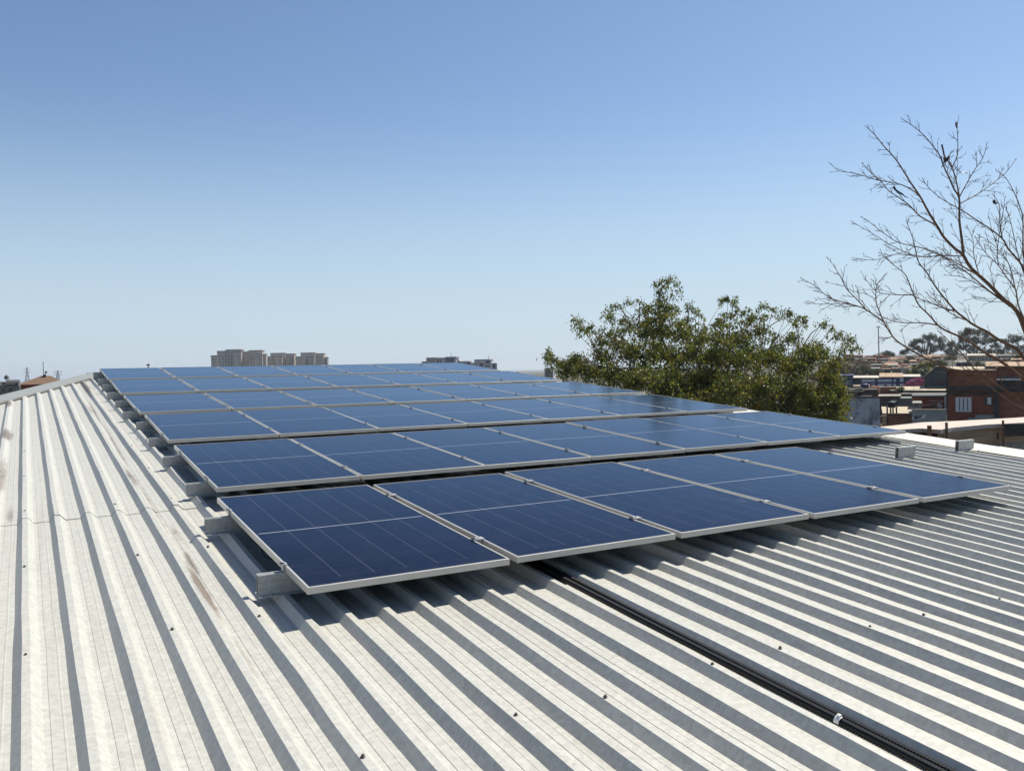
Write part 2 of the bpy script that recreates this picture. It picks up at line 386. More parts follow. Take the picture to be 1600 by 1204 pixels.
# ------------------------------------------------------------------ solar panels
ROW_DU = [0, .0436, .0328, .0085, -.0094, -.0139]
ROW_P = [1.1835, 1.1512, 1.1457, 1.1657, 1.1594, 1.1576]
ROW_G = [0, .3733, .3921, .2325, .3781, .3084]
ROW_ZF = [0, -.0132, -.0219, -.0167, -.0099, .0074]
ROW_ZB = [-.0128, -.0206, -.0214, -.0124, .0081, .0392]
ROW_SK = [.010, .0036, -.0029, .0024, -.0024, .0019]
FD = .035; LIP = .0115
def frame_mesh():
    mb = MB()
    o = [(0, 0), (PW, 0), (PW, PL), (0, PL)]; i_ = [(LIP, LIP), (PW - LIP, LIP), (PW - LIP, PL - LIP), (LIP, PL - LIP)]
    fl = .028; j = [(fl, fl), (PW - fl, fl), (PW - fl, PL - fl), (fl, PL - fl)]
    rings = [[(x, y, -.0012) for x, y in o], [(x + (.0012 if x == 0 else -.0012), y + (.0012 if y == 0 else -.0012), 0) for x, y in o],
             [(x, y, 0) for x, y in i_], [(x, y, -.008) for x, y in i_], [(x * 1 + (0.0), y, -.033) for x, y in [(.002, .002), (PW - .002, .002), (PW - .002, PL - .002), (.002, PL - .002)]],
             [(x, y, -.033) for x, y in j], [(x, y, -FD) for x, y in j], [(x, y, -FD) for x, y in o]]
    vs = [v for r in rings for v in r]; n = len(rings); fs = []
    for a in range(n):
        b = (a + 1) % n
        for k in range(4): fs.append((a * 4 + k, a * 4 + (k + 1) % 4, b * 4 + (k + 1) % 4, b * 4 + k))
    mb.add(vs, fs); return mb
def glass_mesh():
    return MB().box(LIP - .001, PW - LIP + .001, LIP - .001, PL - LIP + .001, -.0075, -.0022)
def clamp_mesh(w):
    mb = MB()
    mb.box(-w - .009, .012, -.025, .025, .0008, .0062, 0)
    mb.box(-w + .002, -.002, -.02, .02, -.034, .001, 0)
    mb.box(-w - .010, -w + .012, -.016, .016, .0064, .0085, 1)
    mb.lathe([(.006, 0), (.006, .006), (.0, .0062)], 8, Matrix.Translation((-w * .4, 0, .006)), 0)
    return mb
ORD = ['first', 'second', 'third', 'fourth', 'fifth', 'sixth', 'seventh']
ROWN = ['nearest row', 'second row from the front', 'third row from the front', 'fourth row from the front', 'fifth row from the front', 'farthest row']
me_frame = me_glass = None
row_M = []
vstart = 0
clamp_me = {}
RAILV = (.44, 1.84)
rail_first = None
def rail_mesh(h, ln=.30):
    # hollow rectangular section with two feet flanges, open at both ends
    t = .003; w = .045
    mb = MB()
    prof = [(-.034, 0), (w / 2 + .034 - .0, 0), (w / 2 + .034, .003), (w / 2, .003), (w / 2, h), (-w / 2 + .0, h), (-w / 2, .003), (-.034 - w / 2 + .022, .003)]
    pr = [(-w / 2 - .03, 0), (w / 2 + .03, 0), (w / 2 + .03, t), (w / 2, t), (w / 2, h), (-w / 2, h), (-w / 2, t), (-w / 2 - .03, t)]
    n = len(pr)
    vs = [(0, y, z) for y, z in pr] + [(ln, y, z) for y, z in pr]
    fs = [(i, n + i, n + (i + 1) % n, (i + 1) % n) for i in range(n)]
    iq = [(-w / 2 + t, t), (w / 2 - t, t), (w / 2 - t, h - t), (-w / 2 + t, h - t)]
    o = len(vs); vs += [(0, y, z) for y, z in iq] + [(ln, y, z) for y, z in iq]
    fs += [(o + i, o + (i + 1) % 4, o + 4 + (i + 1) % 4, o + 4 + i) for i in range(4)]
    for e, b in ((0, 0), (n, 4)):
        ring = [(e + 4, e + 5, o + b + 3, o + b + 2), (e + 5, e + 6, o + b + 0, o + b + 3), (e + 4, o + b + 2, o + b + 1, e + 3), (e + 6, e + 3, o + b + 1, o + b + 0), (e + 7, e + 0, e + 1, e + 2, e + 3, e + 6)]
        fs += [r if e else tuple(reversed(r)) for r in ring]
    mb.add(vs, fs)
    # groove lines on the faces
    mb.box(.0, ln, -w / 2 - .0022, -w / 2, h * .62, h * .65)
    mb.box(.0, ln, -w / 2 - .0018, -w / 2, h * .30, h * .32)
    for bx in (.06, ln - .09):
        for sy in (-1, 1): mb.lathe([(.011, t), (.011, t + .002), (.0065, t + .002), (.0065, t + .009), (.002, t + .010)], 6, Matrix.Translation((bx, sy * (w / 2 + .017), 0)))
    mb.box(0, ln, -.011, -.005, h - .0005, h + .0018); mb.box(0, ln, .005, .011, h - .0005, h + .0018)
    return mb
rail_cache = {}
def rail(u, v, ztop, label, rzk=0., ln=.32):
    h = round(ztop - ZC, 3)
    key = (h, ln)
    M = RM @ Matrix.Translation((u, v, ZC)) @ Matrix.Rotation(rzk, 4, 'Z')
    if key in rail_cache:
        o = rail_cache[key].copy(); COL.objects.link(o)
    else:
        o = rail_mesh(h, ln).build('mounting_rail', M_RAIL); rail_cache[key] = o
    o.matrix_world = M
    return tag(o, label, 'rail', 'short mounting rails bolted to the roof ribs')
proto = None
rnd = random.Random(5)
for r in range(6):
    vstart += ROW_G[r] + (PL if r else 0)
    tilt = math.atan2(ROW_ZB[r] - ROW_ZF[r], PL)
    MR = Matrix.Translation((ROW_DU[r], vstart, ROW_ZF[r])) @ Matrix.Rotation(ROW_SK[r], 4, 'Z') @ Matrix.Rotation(tilt, 4, 'X')
    n = 5 if r == 0 else 7
    gap = ROW_P[r] - PW
    for c in range(n):
        M = RM @ MR @ Matrix.Translation((c * ROW_P[r], rnd.uniform(-.004, .004), rnd.uniform(-.0015, .0015))) @ Matrix.Rotation(R(rnd.uniform(-.12, .12)), 4, 'X') @ Matrix.Rotation(R(rnd.uniform(-.16, .16)), 4, 'Y')
        pos = 'last' if c == n - 1 else ORD[c]
        lab = f'dark blue framed solar panel, {pos} from the left in the {ROWN[r]}'
        t = thing('photovoltaic_module', lab, 'solar panel', group='solar panels laid in six rows on the metal roof', M=M)
        if proto is None:
            proto = (frame_mesh().build('frame', M_ALU, t), glass_mesh().build('glass_sheet', M_GLASS, t))
        else:
            for p in proto: copy_child(p, t)
        for vi in RAILV:
            key = round(gap if c else .012, 3)
            if key not in clamp_me: clamp_me[key] = clamp_mesh(key).build('clamp', [M_RAIL, M_BLACK], t); k = clamp_me[key]
            else: k = copy_child(clamp_me[key], t)
            k.location = (0, vi, 0)
            if c == n - 1:
                if 'e' not in clamp_me: clamp_me['e'] = clamp_mesh(.012).build('clamp', [M_RAIL, M_BLACK], t); k = clamp_me['e']
                else: k = copy_child(clamp_me['e'], t)
                k.location = (PW, vi, 0); k.rotation_euler = (0, 0, PI)
    for e, vi in enumerate(RAILV):
        P = MR @ Vector((0, vi, -FD - .0015))
        jj = rnd.uniform(-.015, .015)
        rail(P.x - .15 + jj, P.y, P.z, f'rail stub at left end of the {ROWN[r]}, {("nearer", "farther")[e]} of its pair', ROW_SK[r])
    if r in (1, 2, 3):
        for c in range(1, n):
            P = MR @ Vector((c * ROW_P[r] - gap / 2 - .15, RAILV[0], -FD - .0015))
            rail(P.x, P.y, P.z, f'shaded rail under the {ROWN[r]}, {ORD[c]} panel from left', ROW_SK[r])
    if r:
        P = MR @ Vector((n * ROW_P[r] - gap - .2, RAILV[0], -FD - .0015))
        rail(P.x, P.y, P.z, f'sunlit rail end at the right corner of the {ROWN[r]}', ROW_SK[r])
# two rails not yet carrying a panel
rail(6.93, 1.93, -.033, 'bare silver rail on the open ribs beyond the nearest panel row', .0, .28)
rail(8.02, 1.97, -.033, 'bare silver rail standing beside the white verge capping, without any panel', .0, .28)

# ------------------------------------------------------------------ corrugated conduits in one trough, cables
def conduit(off, r, label, wav, z0):
    pts = []; rad = []
    v = 1.2; i = 0
    while v > -5.2:
        u = U0 + PITCH * 7 + SKEW * v + off + wav(v) + .018
        for dr in (0, 0, -.0022, -.0022):
            pts.append((u, v, z0 + r)); rad.append(r + dr); v -= .0032
        i += 1
    mb = MB().tube(pts, rad, 10)
    o = mb.build('corrugated_conduit', M_BLACK); o.matrix_world = RM
    return tag(o, label, 'conduit')
conduit(.080, .0165, 'black corrugated conduit in the roof trough, the one with the white tie, nearer the camera', lambda v: .003 * math.sin(v * 2), ZP + .012)
conduit(.128, .0175, 'black corrugated conduit lying against the rib behind the tied conduit', lambda v: .006 * math.sin(v * 1.7 + 1), ZP + .004)
def roofpt_screen(px, py, z): return hit_roof(px, py, z)
v_ = -1.93
u_ = U0 + PITCH * 7 + SKEW * v_ + .080 + .018
mb = MB(); ring = []
for a in np.linspace(-.3, PI + .3, 13):
    ring.append((u_ + .0178 * math.cos(a), v_, ZP + .0285 + .0178 * math.sin(a)))
for q in range(len(ring) - 1):
    a, b = Vector(ring[q]), Vector(ring[q + 1]); d = Vector((0, .012, 0))
    mb.add([a - d, a + d, b + d, b - d], [(0, 1, 2, 3)])
mb.box(u_ - .006, u_ + .006, v_ - .006, v_ + .008, ZP + .0465, ZP + .054)
o = mb.build('cable_tie', M_CLIP); o.matrix_world = RM
tag(o, 'small white nylon tie wrapped over the near black conduit', 'cable tie')
def cable(pts, label, r=.0035):
    # smooth by Catmull-Rom
    P = [Vector(p) for p in pts]; out = []
    for i in range(len(P) - 1):
        p0, p1, p2, p3 = P[max(i - 1, 0)], P[i], P[i + 1], P[min(i + 2, len(P) - 1)]
        for t in np.linspace(0, 1, 7)[:-1]:
            out.append(.5 * ((2 * p1) + (p2 - p0) * t + (2 * p0 - 5 * p1 + 4 * p2 - p3) * t * t + (3 * p1 - p0 - 3 * p2 + p3) * t ** 3))
    out.append(P[-1])
    o = MB().tube(out, r, 6).build('solar_cable', M_BLACKR, smooth=True); o.matrix_world = RM
    return tag(o, label, 'cable', 'black cables looping below the panels')
y3 = 2 * PL + .3733 + .3921
cable([(.35, y3 + .9, -.06), (.1, y3 + 1.0, -.10), (-.05, y3 + 1.25, -.06), (.0, y3 + 1.5, -.05), (.08, y3 + 1.35, -.10), (-.06, y3 + 1.0, -.13), (-.08, y3 + .75, -.13), (.1, y3 + .6, -.12), (.4, y3 + .5, -.08)], 'black cable looped round a rail, left end of the fourth row from the front')
cable([(.5, 1.5, -.06), (.2, 1.45, -.10), (.06, 1.25, -.15), (.12, 1.05, -.16), (.2, 1.2, -.12), (.1, .95, -.16), (.18, .8, -.15), (.5, .75, -.08)], 'dangling black cable coil in the shade under the first panel of the nearest row')
cable([(.6, 1.3, -.05), (.28, 1.2, -.13), (.1, 1.12, -.165), (.16, .9, -.165), (.34, .95, -.13), (.55, 1.0, -.06)], 'second black cable loop resting on the shaded ribs under the nearest row')
y2 = PL + .3733
cable([(1.2, y2 - .05, -.05), (.98, y2 + .02, -.07), (.93, y2 - .09, -.085), (.8, y2 + .1, -.06)], 'thin cable crossing the dark gap behind the first panel of the nearest row')

# ------------------------------------------------------------------ ground and hill
GZ = CAM.z - 6.6
def smooth(a, b, x):
    t = min(1, max(0, (x - a) / (b - a))); return t * t * (3 - 2 * t)
def hill(a, b):           # a right, b forward of the camera, metres
    if b <= 1: return 0
    q = a / b
    h = 8.2 * smooth(95, 330, b) * smooth(.22, .42, q) + 3.0 * smooth(300, 600, b) * smooth(.30, .55, q)
    return h * (1 - .9 * smooth(900, 2500, b))
def ground_z(a, b): return GZ + hill(a, b) - 6.0 * smooth(400, 3000, b) * (1 - smooth(.2, .4, a / max(b, 1)))
M_GROUND = mat('dusty_ground', (.16, .13, .10), .95, .4, .05, detail=8)
M_GROUND = mat('ground', (.026, .032, .016), .95, 0, .06, col2=(.060, .046, .030), detail=9)
mb = MB()
la = sorted(set([-9000, -5000, -2500, -1200, -600, -300, -150, -60] + list(range(0, 420, 15)) + [450, 500, 600, 800, 1200, 2500, 5000, 9000]))
lb = sorted(set([-400, -100, -30] + list(range(0, 460, 15)) + [500, 600, 800, 1100, 1600, 2500, 4000, 7000, 12000]))
for b in lb:
    for a in la:
        p = Vector((CAM.x, CAM.y, 0)) + ex * a + ey * b; mb.v.append(Vector((p.x, p.y, ground_z(a, b))))
for j in range(len(lb) - 1):
    for i in range(len(la) - 1):
        n = len(la); mb.f.append((j * n + i, j * n + i + 1, (j + 1) * n + i + 1, (j + 1) * n + i)); mb.mi.append(0)
tag(mb.build('ground', M_GROUND, smooth=True), kind='structure')

# ------------------------------------------------------------------ materials of the neighbourhood
def brick_mat(name, c1, c2, mortar, scale=1.0):
    mt = bpy.data.materials.new(name); mt.use_nodes = True
    n = mt.node_tree.nodes; L = mt.node_tree.links; b = n['Principled BSDF']; b.inputs['Roughness'].default_value = .9
    tc = n.new('ShaderNodeTexCoord'); mp = n.new('ShaderNodeMapping'); mp.inputs['Rotation'].default_value = (PI / 2, 0, 0); L.new(tc.outputs['Object'], mp.inputs[0])
    sp = n.new('ShaderNodeSeparateXYZ'); L.new(tc.outputs['Object'], sp.inputs[0])
    cb = n.new('ShaderNodeCombineXYZ'); L.new(math_node(n, L, 'ADD', sp.outputs[0], sp.outputs[1]), cb.inputs[0]); L.new(sp.outputs[2], cb.inputs[1])
    br = n.new('ShaderNodeTexBrick'); br.inputs['Color1'].default_value = (*c1, 1); br.inputs['Color2'].default_value = (*c2, 1); br.inputs['Mortar'].default_value = (*mortar, 1)
    br.inputs['Scale'].default_value = scale; br.inputs['Brick Width'].default_value = .39; br.inputs['Row Height'].default_value = .20; br.inputs['Mortar Size'].default_value = .018
    L.new(cb.outputs[0], br.inputs['Vector'])
    no = n.new('ShaderNodeTexNoise'); no.inputs['Scale'].default_value = .9; no.inputs['Detail'].default_value = 8; no.inputs['Roughness'].default_value = .75; L.new(tc.outputs['Object'], no.inputs['Vector'])
    mr = n.new('ShaderNodeMapRange'); mr.inputs[1].default_value = .42; mr.inputs[2].default_value = .70; mr.inputs[3].default_value = 0; mr.inputs[4].default_value = .75; L.new(no.outputs[0], mr.inputs[0])
    c = mixc(n, L, mr.outputs[0], br.outputs[0], tuple(x * .35 for x in c1)); L.new(c, b.inputs['Base Color'])
    bp = n.new('ShaderNodeBump'); bp.inputs['Strength'].default_value = .5; bp.inputs['Distance'].default_value = .02; L.new(br.outputs['Fac'], bp.inputs['Height']); bp.invert = True; L.new(bp.outputs[0], b.inputs['Normal'])
    return mt
M_BRICK = brick_mat('red_block_wall', (.40, .125, .052), (.27, .078, .034), (.20, .13, .09))
M_BRICKD = brick_mat('deep_red_block_wall', (.32, .066, .026), (.23, .048, .020), (.15, .08, .05))
M_BRICKO = brick_mat('orange_block_wall', (.34, .135, .065), (.26, .095, .045), (.22, .16, .12))
M_GBLOCK = brick_mat('grey_block_wall', (.34, .34, .33), (.29, .29, .28), (.22, .22, .21))
M_CONC = mat('raw_concrete', (.26, .24, .20), .92, .3, 2.2, bump=.3)
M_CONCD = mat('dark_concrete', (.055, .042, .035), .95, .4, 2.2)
M_SLAB = mat('pale_concrete_slab', (.46, .40, .35), .9, .12, 1.2)
M_BOARD = mat('weathered_board', (.24, .155, .09), .9, 0, 1.4, col2=(.40, .28, .17), stretch=(.4, .4, 3))
M_POST = mat('old_timber', (.17, .10, .07), .9, .3, 6)
M_WHITEW = None
def mottled():
    mt = mat('flaking_whitewash', (.42, .42, .45), .9, .1, 1.2)
    n = mt.node_tree.nodes; L = mt.node_tree.links; b = n['Principled BSDF']
    old = b.inputs['Base Color'].links[0].from_socket
    tc = n.new('ShaderNodeTexCoord'); mp = n.new('ShaderNodeMapping'); mp.inputs['Scale'].default_value = (1, 1, .45); L.new(tc.outputs['Object'], mp.inputs[0])
    no = n.new('ShaderNodeTexNoise'); no.inputs['Scale'].default_value = 1.5; no.inputs['Detail'].default_value = 7; no.inputs['Roughness'].default_value = .8; L.new(mp.outputs[0], no.inputs['Vector'])
    mr = n.new('ShaderNodeMapRange'); mr.inputs[1].default_value = .50; mr.inputs[2].default_value = .58; mr.inputs[3].default_value = 0; mr.inputs[4].default_value = .85; L.new(no.outputs[0], mr.inputs[0])
    L.new(mixc(n, L, mr.outputs[0], old, (.13, .125, .13)), b.inputs['Base Color']); return mt
M_WHITEW = mottled()
M_WHITE = mat('white_paint', (.62, .62, .62), .7, .08, 2)
M_NAVY = mat('navy_paint', (.02, .035, .12), .6, .15, 2)
M_GLASSD = mat('dark_window_glass', (.03, .035, .045), .15)
M_SHUT = mat('white_shutter', (.62, .60, .60), .6, .08, 8)
M_CREAM = mat('cream_fibre_cement', (.40, .34, .25), .9, .2, 1.5)
M_TAN = mat('tan_roof', (.34, .23, .15), .9, .2, 1.5)
M_TILE = mat('brown_clay_tiles', (.13, .075, .045), .9, .35, 3, stretch=(3, 1, 1))
M_TILER = mat('red_clay_tiles', (.115, .055, .042), .9, .3, 1.5)
M_SLATE = mat('slate_paint', (.035, .05, .06), .7, .2, 1)
M_APT = mat('apartment_render', (.47, .395, .33), .85, .10, .12)
M_APT2 = mat('apartment_band', (.31, .27, .255), .85, .1, .12)
M_BARK = mat('bark', (.15, .085, .05), .95, .35, 14, bump=.4, stretch=(1, 1, .3))
M_DARKROOF = mat('dark_roof', (.05, .05, .055), .8, .2, 1)
M_GRAYWALL = mat('grey_render', (.17, .165, .15), .9, .25, .8)
M_WASH = mat('washed_grey_green', (.13, .15, .14), .9, .2, .9)
M_PINK = mat('pink_blossom', (.50, .12, .26), .8, .25, 4)
M_DISH = mat('dish_white', (.68, .66, .62), .55)
M_TANK = mat('black_tank', (.02, .022, .03), .6)

# ------------------------------------------------------------------ houses, laid out parallel to the picture plane
class House:
    def __init__(s, name, label, cat, px0, px1, pyb, zc, group=None, rz=0., drop=2.5):
        s.zc = zc; a = S((px0 + px1) / 2, pyb, zc); s.drop = drop
        s.base = Vector((a.x, a.y, a.z)); rz -= math.atan2((px0 + px1) / 2 - 800, FPX); s.t = thing(name, label, cat, s.base, YAW + rz, group); s.rz = YAW + rz
        s.pxc = (px0 + px1) / 2; s.inv = Matrix.Rotation(-s.rz, 3, 'Z')
    def l(s, px, py, dy=0.):      # local coordinates of a picture point at depth zc + dy
        o = s.inv @ (CAM - s.base); d = s.inv @ ray(px, py); return o + d * ((dy - o.y) / d.y)
    def box(s, name, m, px0, py0, px1, py1, dy0=0., dy1=4., parent=None, lo=0.):
        a = s.l(px0, py0, dy0); b = s.l(px1, py1, dy0)
        mb = MB().box(a.x, b.x, dy0, dy1, b.z - lo, a.z); return mb.build(name, m, parent or s.t)
    def wall(s, m, px0, py0, px1, py1, depth=6., name='wall', dy=0.):
        return s.box(name, m, px0, py0, px1, py1, dy, dy + depth, lo=s.drop)
    def shed(s, name, m, px0, py0, px1, py1, dyf, dyb, over=.0, th=.08, pxb=None):   # roof sheet: front edge at py1, back edge at py0 (depth dyb)
        a = s.l(px0, py1, dyf); b = s.l(px1, py1, dyf); q = pxb or (px0, px1); c = s.l(q[1], py0, dyb); d = s.l(q[0], py0, dyb)
        A = Vector((0, 0, th)); mb = MB()
        vs = [a, b, c, d, a - A, b - A, c - A, d - A]
        mb.add(vs, [(0, 1, 2, 3), (7, 6, 5, 4), (4, 5, 1, 0), (5, 6, 2, 1), (6, 7, 3, 2), (7, 4, 0, 3)]); return mb.build(name, m, s.t)
    def window(s, px0, py0, px1, py1, m=None, dy=0., frame=.0, fm=None, name='window'):
        a = s.l(px0, py0, dy); b = s.l(px1, py1, dy); mb = MB()
        mb.box(a.x, b.x, dy - .04, dy + .05, b.z, a.z, 0)
        if frame:
            f = frame
            for x0, x1, z0, z1 in ((a.x - f, a.x, b.z - f, a.z + f), (b.x, b.x + f, b.z - f, a.z + f), (a.x, b.x, a.z, a.z + f), (a.x, b.x, b.z - f, b.z)):
                mb.box(x0, x1, dy - .08, dy + .05, z0, z1, 1)
        return mb.build(name, [m or M_GLASSD, fm or M_WHITE], s.t)

# brick house with the white shutter
H = House('brick_house', 'rough red brick house with a white shuttered window, beside the pale slab', 'house', 1479, 1690, 656, 75)
H.wall(M_BRICKD, 1480, 610, 1556, 656, 8); H.wall(M_BRICK, 1556, 612, 1700, 656, 8, dy=.35)
H.box('upper_wall', M_BRICK, 1479, 577, 1558, 604, .25, 8); H.box('upper_wall', M_BRICKO, 1558, 572, 1700, 594, .9, 8)
H.box('floor_slab', M_CONCD, 1478, 603.5, 1700, 609.5, -.35, 8.1); H.box('floor_slab', M_CONCD, 1479, 613, 1552, 617, -.12, .1)
H.box('column', M_CONCD, 1552, 611, 1561, 652, -.15, .3)
H.box('corner_column', M_CONCD, 1478.5, 577, 1481, 656, -.05, .25)
H.shed('roof', M_CREAM, 1479, 572.5, 1556, 577.5, -.3, 5); H.shed('roof', M_TAN, 1540, 565, 1700, 571.5, .4, 7)
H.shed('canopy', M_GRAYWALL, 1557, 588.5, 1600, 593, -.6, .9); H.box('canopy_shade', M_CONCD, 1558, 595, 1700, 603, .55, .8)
H.box('beam', M_CONCD, 1560, 596, 1700, 611, .2, .5)
w = H.window(1493.5, 621, 1517.5, 642.5, M_SHUT, 0, .03, M_SHUT, 'shutter')
a = H.l(1493.5, 621); b = H.l(1517.5, 642.5)
mb = MB()
for q in (.23, .5, .77): x = a.x + (b.x - a.x) * q; mb.box(x - .035, x + .035, -.065, -.03, b.z + .06, a.z - .06)
mb.build('shutter_gap', M_GLASSD, w)
for i in range(14):
    z = b.z + .08 + (a.z - b.z - .16) * i / 14
H.window(1537.5, 620.5, 1542, 631.5, M_GLASSD, 0, .02, M_CONCD); H.window(1542.5, 620.5, 1549, 631.5, M_SHUT, -.03, .05, M_CONCD)
H.box('step', M_CONC, 1524, 648.5, 1553, 656, -.9, 0); H.box('step', M_CONC, 1512, 653, 1560, 657, -1.3, -.4)
mb = MB()
for i in range(7):
    p = H.l(1567 + i * 4.3, 592.3, -.62); mb.box(p.x, p.x + .12, -.66, -.6, p.z - .09, p.z + .05)
mb.build('canopy_trim', M_WHITE, H.t)

# block wall with scrawl, dishes, red brick annex
H = House('block_wall', 'low grey block wall with black and white scrawl left of the brick house', 'wall', 1424, 1480, 658, 71, drop=1.5)
H.wall(M_GBLOCK, 1425, 641, 1479, 658, .25); H.box('coping', M_CONC, 1424, 639.3, 1479, 641, -.06, .32)
mb = MB()
def stroke(pl, wd, mi):
    for (x0, y0), (x1, y1) in zip(pl, pl[1:]):
        p, q = H.l(x0, y0), H.l(x1, y1); d = Vector((q.x - p.x, 0, q.z - p.z)); nrm = Vector((-d.z, 0, d.x)).normalized() * wd
        yy = Vector((0, -.006 - .004 * mi, 0)); A = Vector((p.x, 0, p.z)) + yy; B = Vector((q.x, 0, q.z)) + yy
        mb.add([A - nrm, B - nrm, B + nrm, A + nrm], [(0, 1, 2, 3)], mi)
stroke([(1429, 653), (1431, 650), (1434, 651.5), (1438, 650), (1441, 651.2)], .05, 0); stroke([(1431.5, 649.5), (1432, 654)], .05, 0)
stroke([(1440, 653.5), (1442, 650), (1445, 648.5), (1447, 647.8)], .06, 1); stroke([(1443, 652.5), (1446, 651)], .05, 1); stroke([(1420.5 + 5, 655.5), (1427, 651)], .04, 1)
mb.build('graffiti', [M_TANK, M_WHITE], H.t)
H = House('brick_annex', 'dark red brick annex wall with two satellite dishes hung on it', 'house', 1425, 1479, 642, 84, drop=3)
H.wall(M_BRICKD, 1436, 621, 1478, 642, 5); H.wall(M_BRICK, 1425, 620, 1437, 642, 5, dy=.3); H.box('roof', M_DARKROOF, 1424, 618, 1478, 620.5, -.3, 5)
H.box('white_post', M_WHITE, 1475.5, 619, 1478, 640, -.35, -.15)
mb = MB(); a, b, c, d = H.l(1441, 633), H.l(1458, 631), H.l(1474, 627), H.l(1452, 626)
mb.tube([Vector((a.x, -.12, a.z)), Vector((b.x, -.15, b.z)), Vector((c.x, -.1, c.z))], .02, 5); mb.tube([Vector((b.x, -.1, b.z + .3)), Vector((d.x, -.1, d.z)), Vector((c.x, -.1, c.z + .1))], .02, 5)
mb.build('pipe', M_WHITE, H.t)
for i, (px, py, r_, lab, zc) in enumerate(((1459.3, 634, .22, 'smaller greyish satellite dish on the annex wall, left of the white one', 83), (1468.3, 633.8, .27, 'round white satellite dish on the annex wall beside the white post', 83))):
    p = S(px, py, zc); t = thing('satellite_dish', lab, 'satellite dish', p, YAW + .25 - .3 * i, 'satellite dishes')
    mb = MB(); prof_ = [(r_ * k / 5, -.10 * (1 - (k / 5) ** 2)) for k in range(1, 6)] + [(r_ * .98, .012), (r_ * .6, -.05), (.01, -.085)]
    mb.lathe([(.001, -.1)] + prof_, 18, Matrix.Rotation(PI / 2 - .35, 4, 'X')); mb.build('reflector', M_DISH if i else M_GRAYWALL, t, True)
    mb = MB().tube([(0, -.02, -.2), (0, -.22, -.12), (0, -.33, .06)], .012, 5).box(-.03, .03, -.37, -.30, .04, .10); mb.build('feed_arm', M_STEEL, t)
    MB().tube([(0, .08, 0), (0, .45, -.05), (0, .45, -.3)], .02, 5).build('mount', M_STEEL, t)

# cream roofed sheds
H = House('cream_roof_house', 'low house with a broad cream sheet roof left of the brick house', 'house', 1376, 1480, 622, 105)
H.wall(M_WASH, 1392, 612, 1479, 622, 8); H.shed('roof', M_CREAM, 1392, 603.5, 1480, 609.5, -.8, 9, pxb=(1374, 1482)); H.shed('lower_roof', M_GRAYWALL, 1404, 612, 1480, 615, -1.8, -.2)
for x in (1418, 1436, 1452, 1466): H.window(x, 615.5, x + 7, 620, M_NAVY)
H.box('brick_end', M_BRICKO, 1376, 604.5, 1400, 618, .4, 3, lo=2); H.box('brick_pier', M_BRICK, 1360, 604, 1373, 618, -.8, 2, lo=2)
H = House('washed_wall_house', 'grey green rendered house front under the cream roof', 'house', 1373, 1433, 633, 93)
H.wall(M_GRAYWALL, 1373, 620.5, 1404, 633, 5); H.wall(M_WASH, 1404, 622, 1432, 633, 5, dy=-.3); H.box('ledge', M_CONC, 1372, 618.5, 1408, 620, -.5, 5); H.box('ledge', M_WASH, 1375, 632.5, 1434, 634.2, -.8, 0)
H = House('tank_house', 'small red brick house with a flat cream roof carrying a dark tank', 'house', 1378, 1427, 662, 80)
H.wall(M_BRICKO, 1380, 646, 1425, 662, 5); H.shed('roof', M_CREAM, 1379, 635, 1427, 645.5, -.4, 8.5, pxb=(1377, 1428)); H.window(1384, 647.5, 1388, 662, M_CONCD, name='door'); H.box('brick_edge', M_CONCD, 1379, 645.3, 1426, 647.2, -.3, 0)
p = S(1393.5, 643.5, 79.0); t = thing('water_tank', 'dark water tank on a short legged stand on the flat cream roof', 'water tank', p, YAW + .2)
mb = MB().box(-.38, .38, -.32, .32, .0, .06); mb.build('stand_top', M_TANK, t, shift=Vector((0, 0, -.42)))
for sx in (-.3, .3):
    for sy in (-.25, .25): MB().box(sx - .05, sx + .05, sy - .05, sy + .05, -.15, .42).build('leg', M_TANK, t)
mb = MB().lathe([(.30, .48), (.36, .85), (.37, .88), (.30, .95), (.05, .99)], 14); mb.build('tank_body', M_TANK, t, True)
MB().box(-.1, .55, -.02, .02, .99, 1.05).add([], []).build('pipe', M_WHITE, t)
for i, (x0, x1, y0, lab) in enumerate(((1369, 1376, 650.5, 'short brick pier left of the tank house, darker of the pair'), (1378, 1385, 649, 'short pale brick pier at the corner of the tank house, right one of the pair'))):
    H = House('brick_pier', lab, 'pier', x0, x1, 664, 62, 'brick piers by the whitewashed wall'); H.wall((M_BRICKO, M_BOARD)[i], x0, y0 + 1, x1, 664, .3); H.box('cap', M_CONC, x0 - .4, y0, x1 + .4, y0 + 1.1, -.03, .33)
H = House('whitewashed_wall', 'tall flaking whitewashed wall right of the bushy tree', 'wall', 1290, 1377, 668, 58)
H.wall(M_WHITEW, 1288, 621.5, 1375, 668, .3); H.box('coping', M_CONCD, 1288, 620, 1376, 621.5, -.04, .34)
H.window(1345.5, 624.5, 1347, 628, M_CONCD, name='hole')
H = House('low_dark_house', 'low dim house with a thin pale eave above the whitewashed wall', 'house', 1318, 1376, 622, 88)
H.wall(M_CONCD, 1310, 609, 1372, 622, 6); H.box('eave', M_SLAB, 1345, 617.6, 1362, 618.8, -.5, .2); H.shed('roof', M_GRAYWALL, 1308, 607, 1350, 611, -.5, 6)
H.window(1334, 612, 1340, 617, M_WASH); H.box('parapet', M_CREAM, 1336, 605.5, 1347, 609, 0, .3)

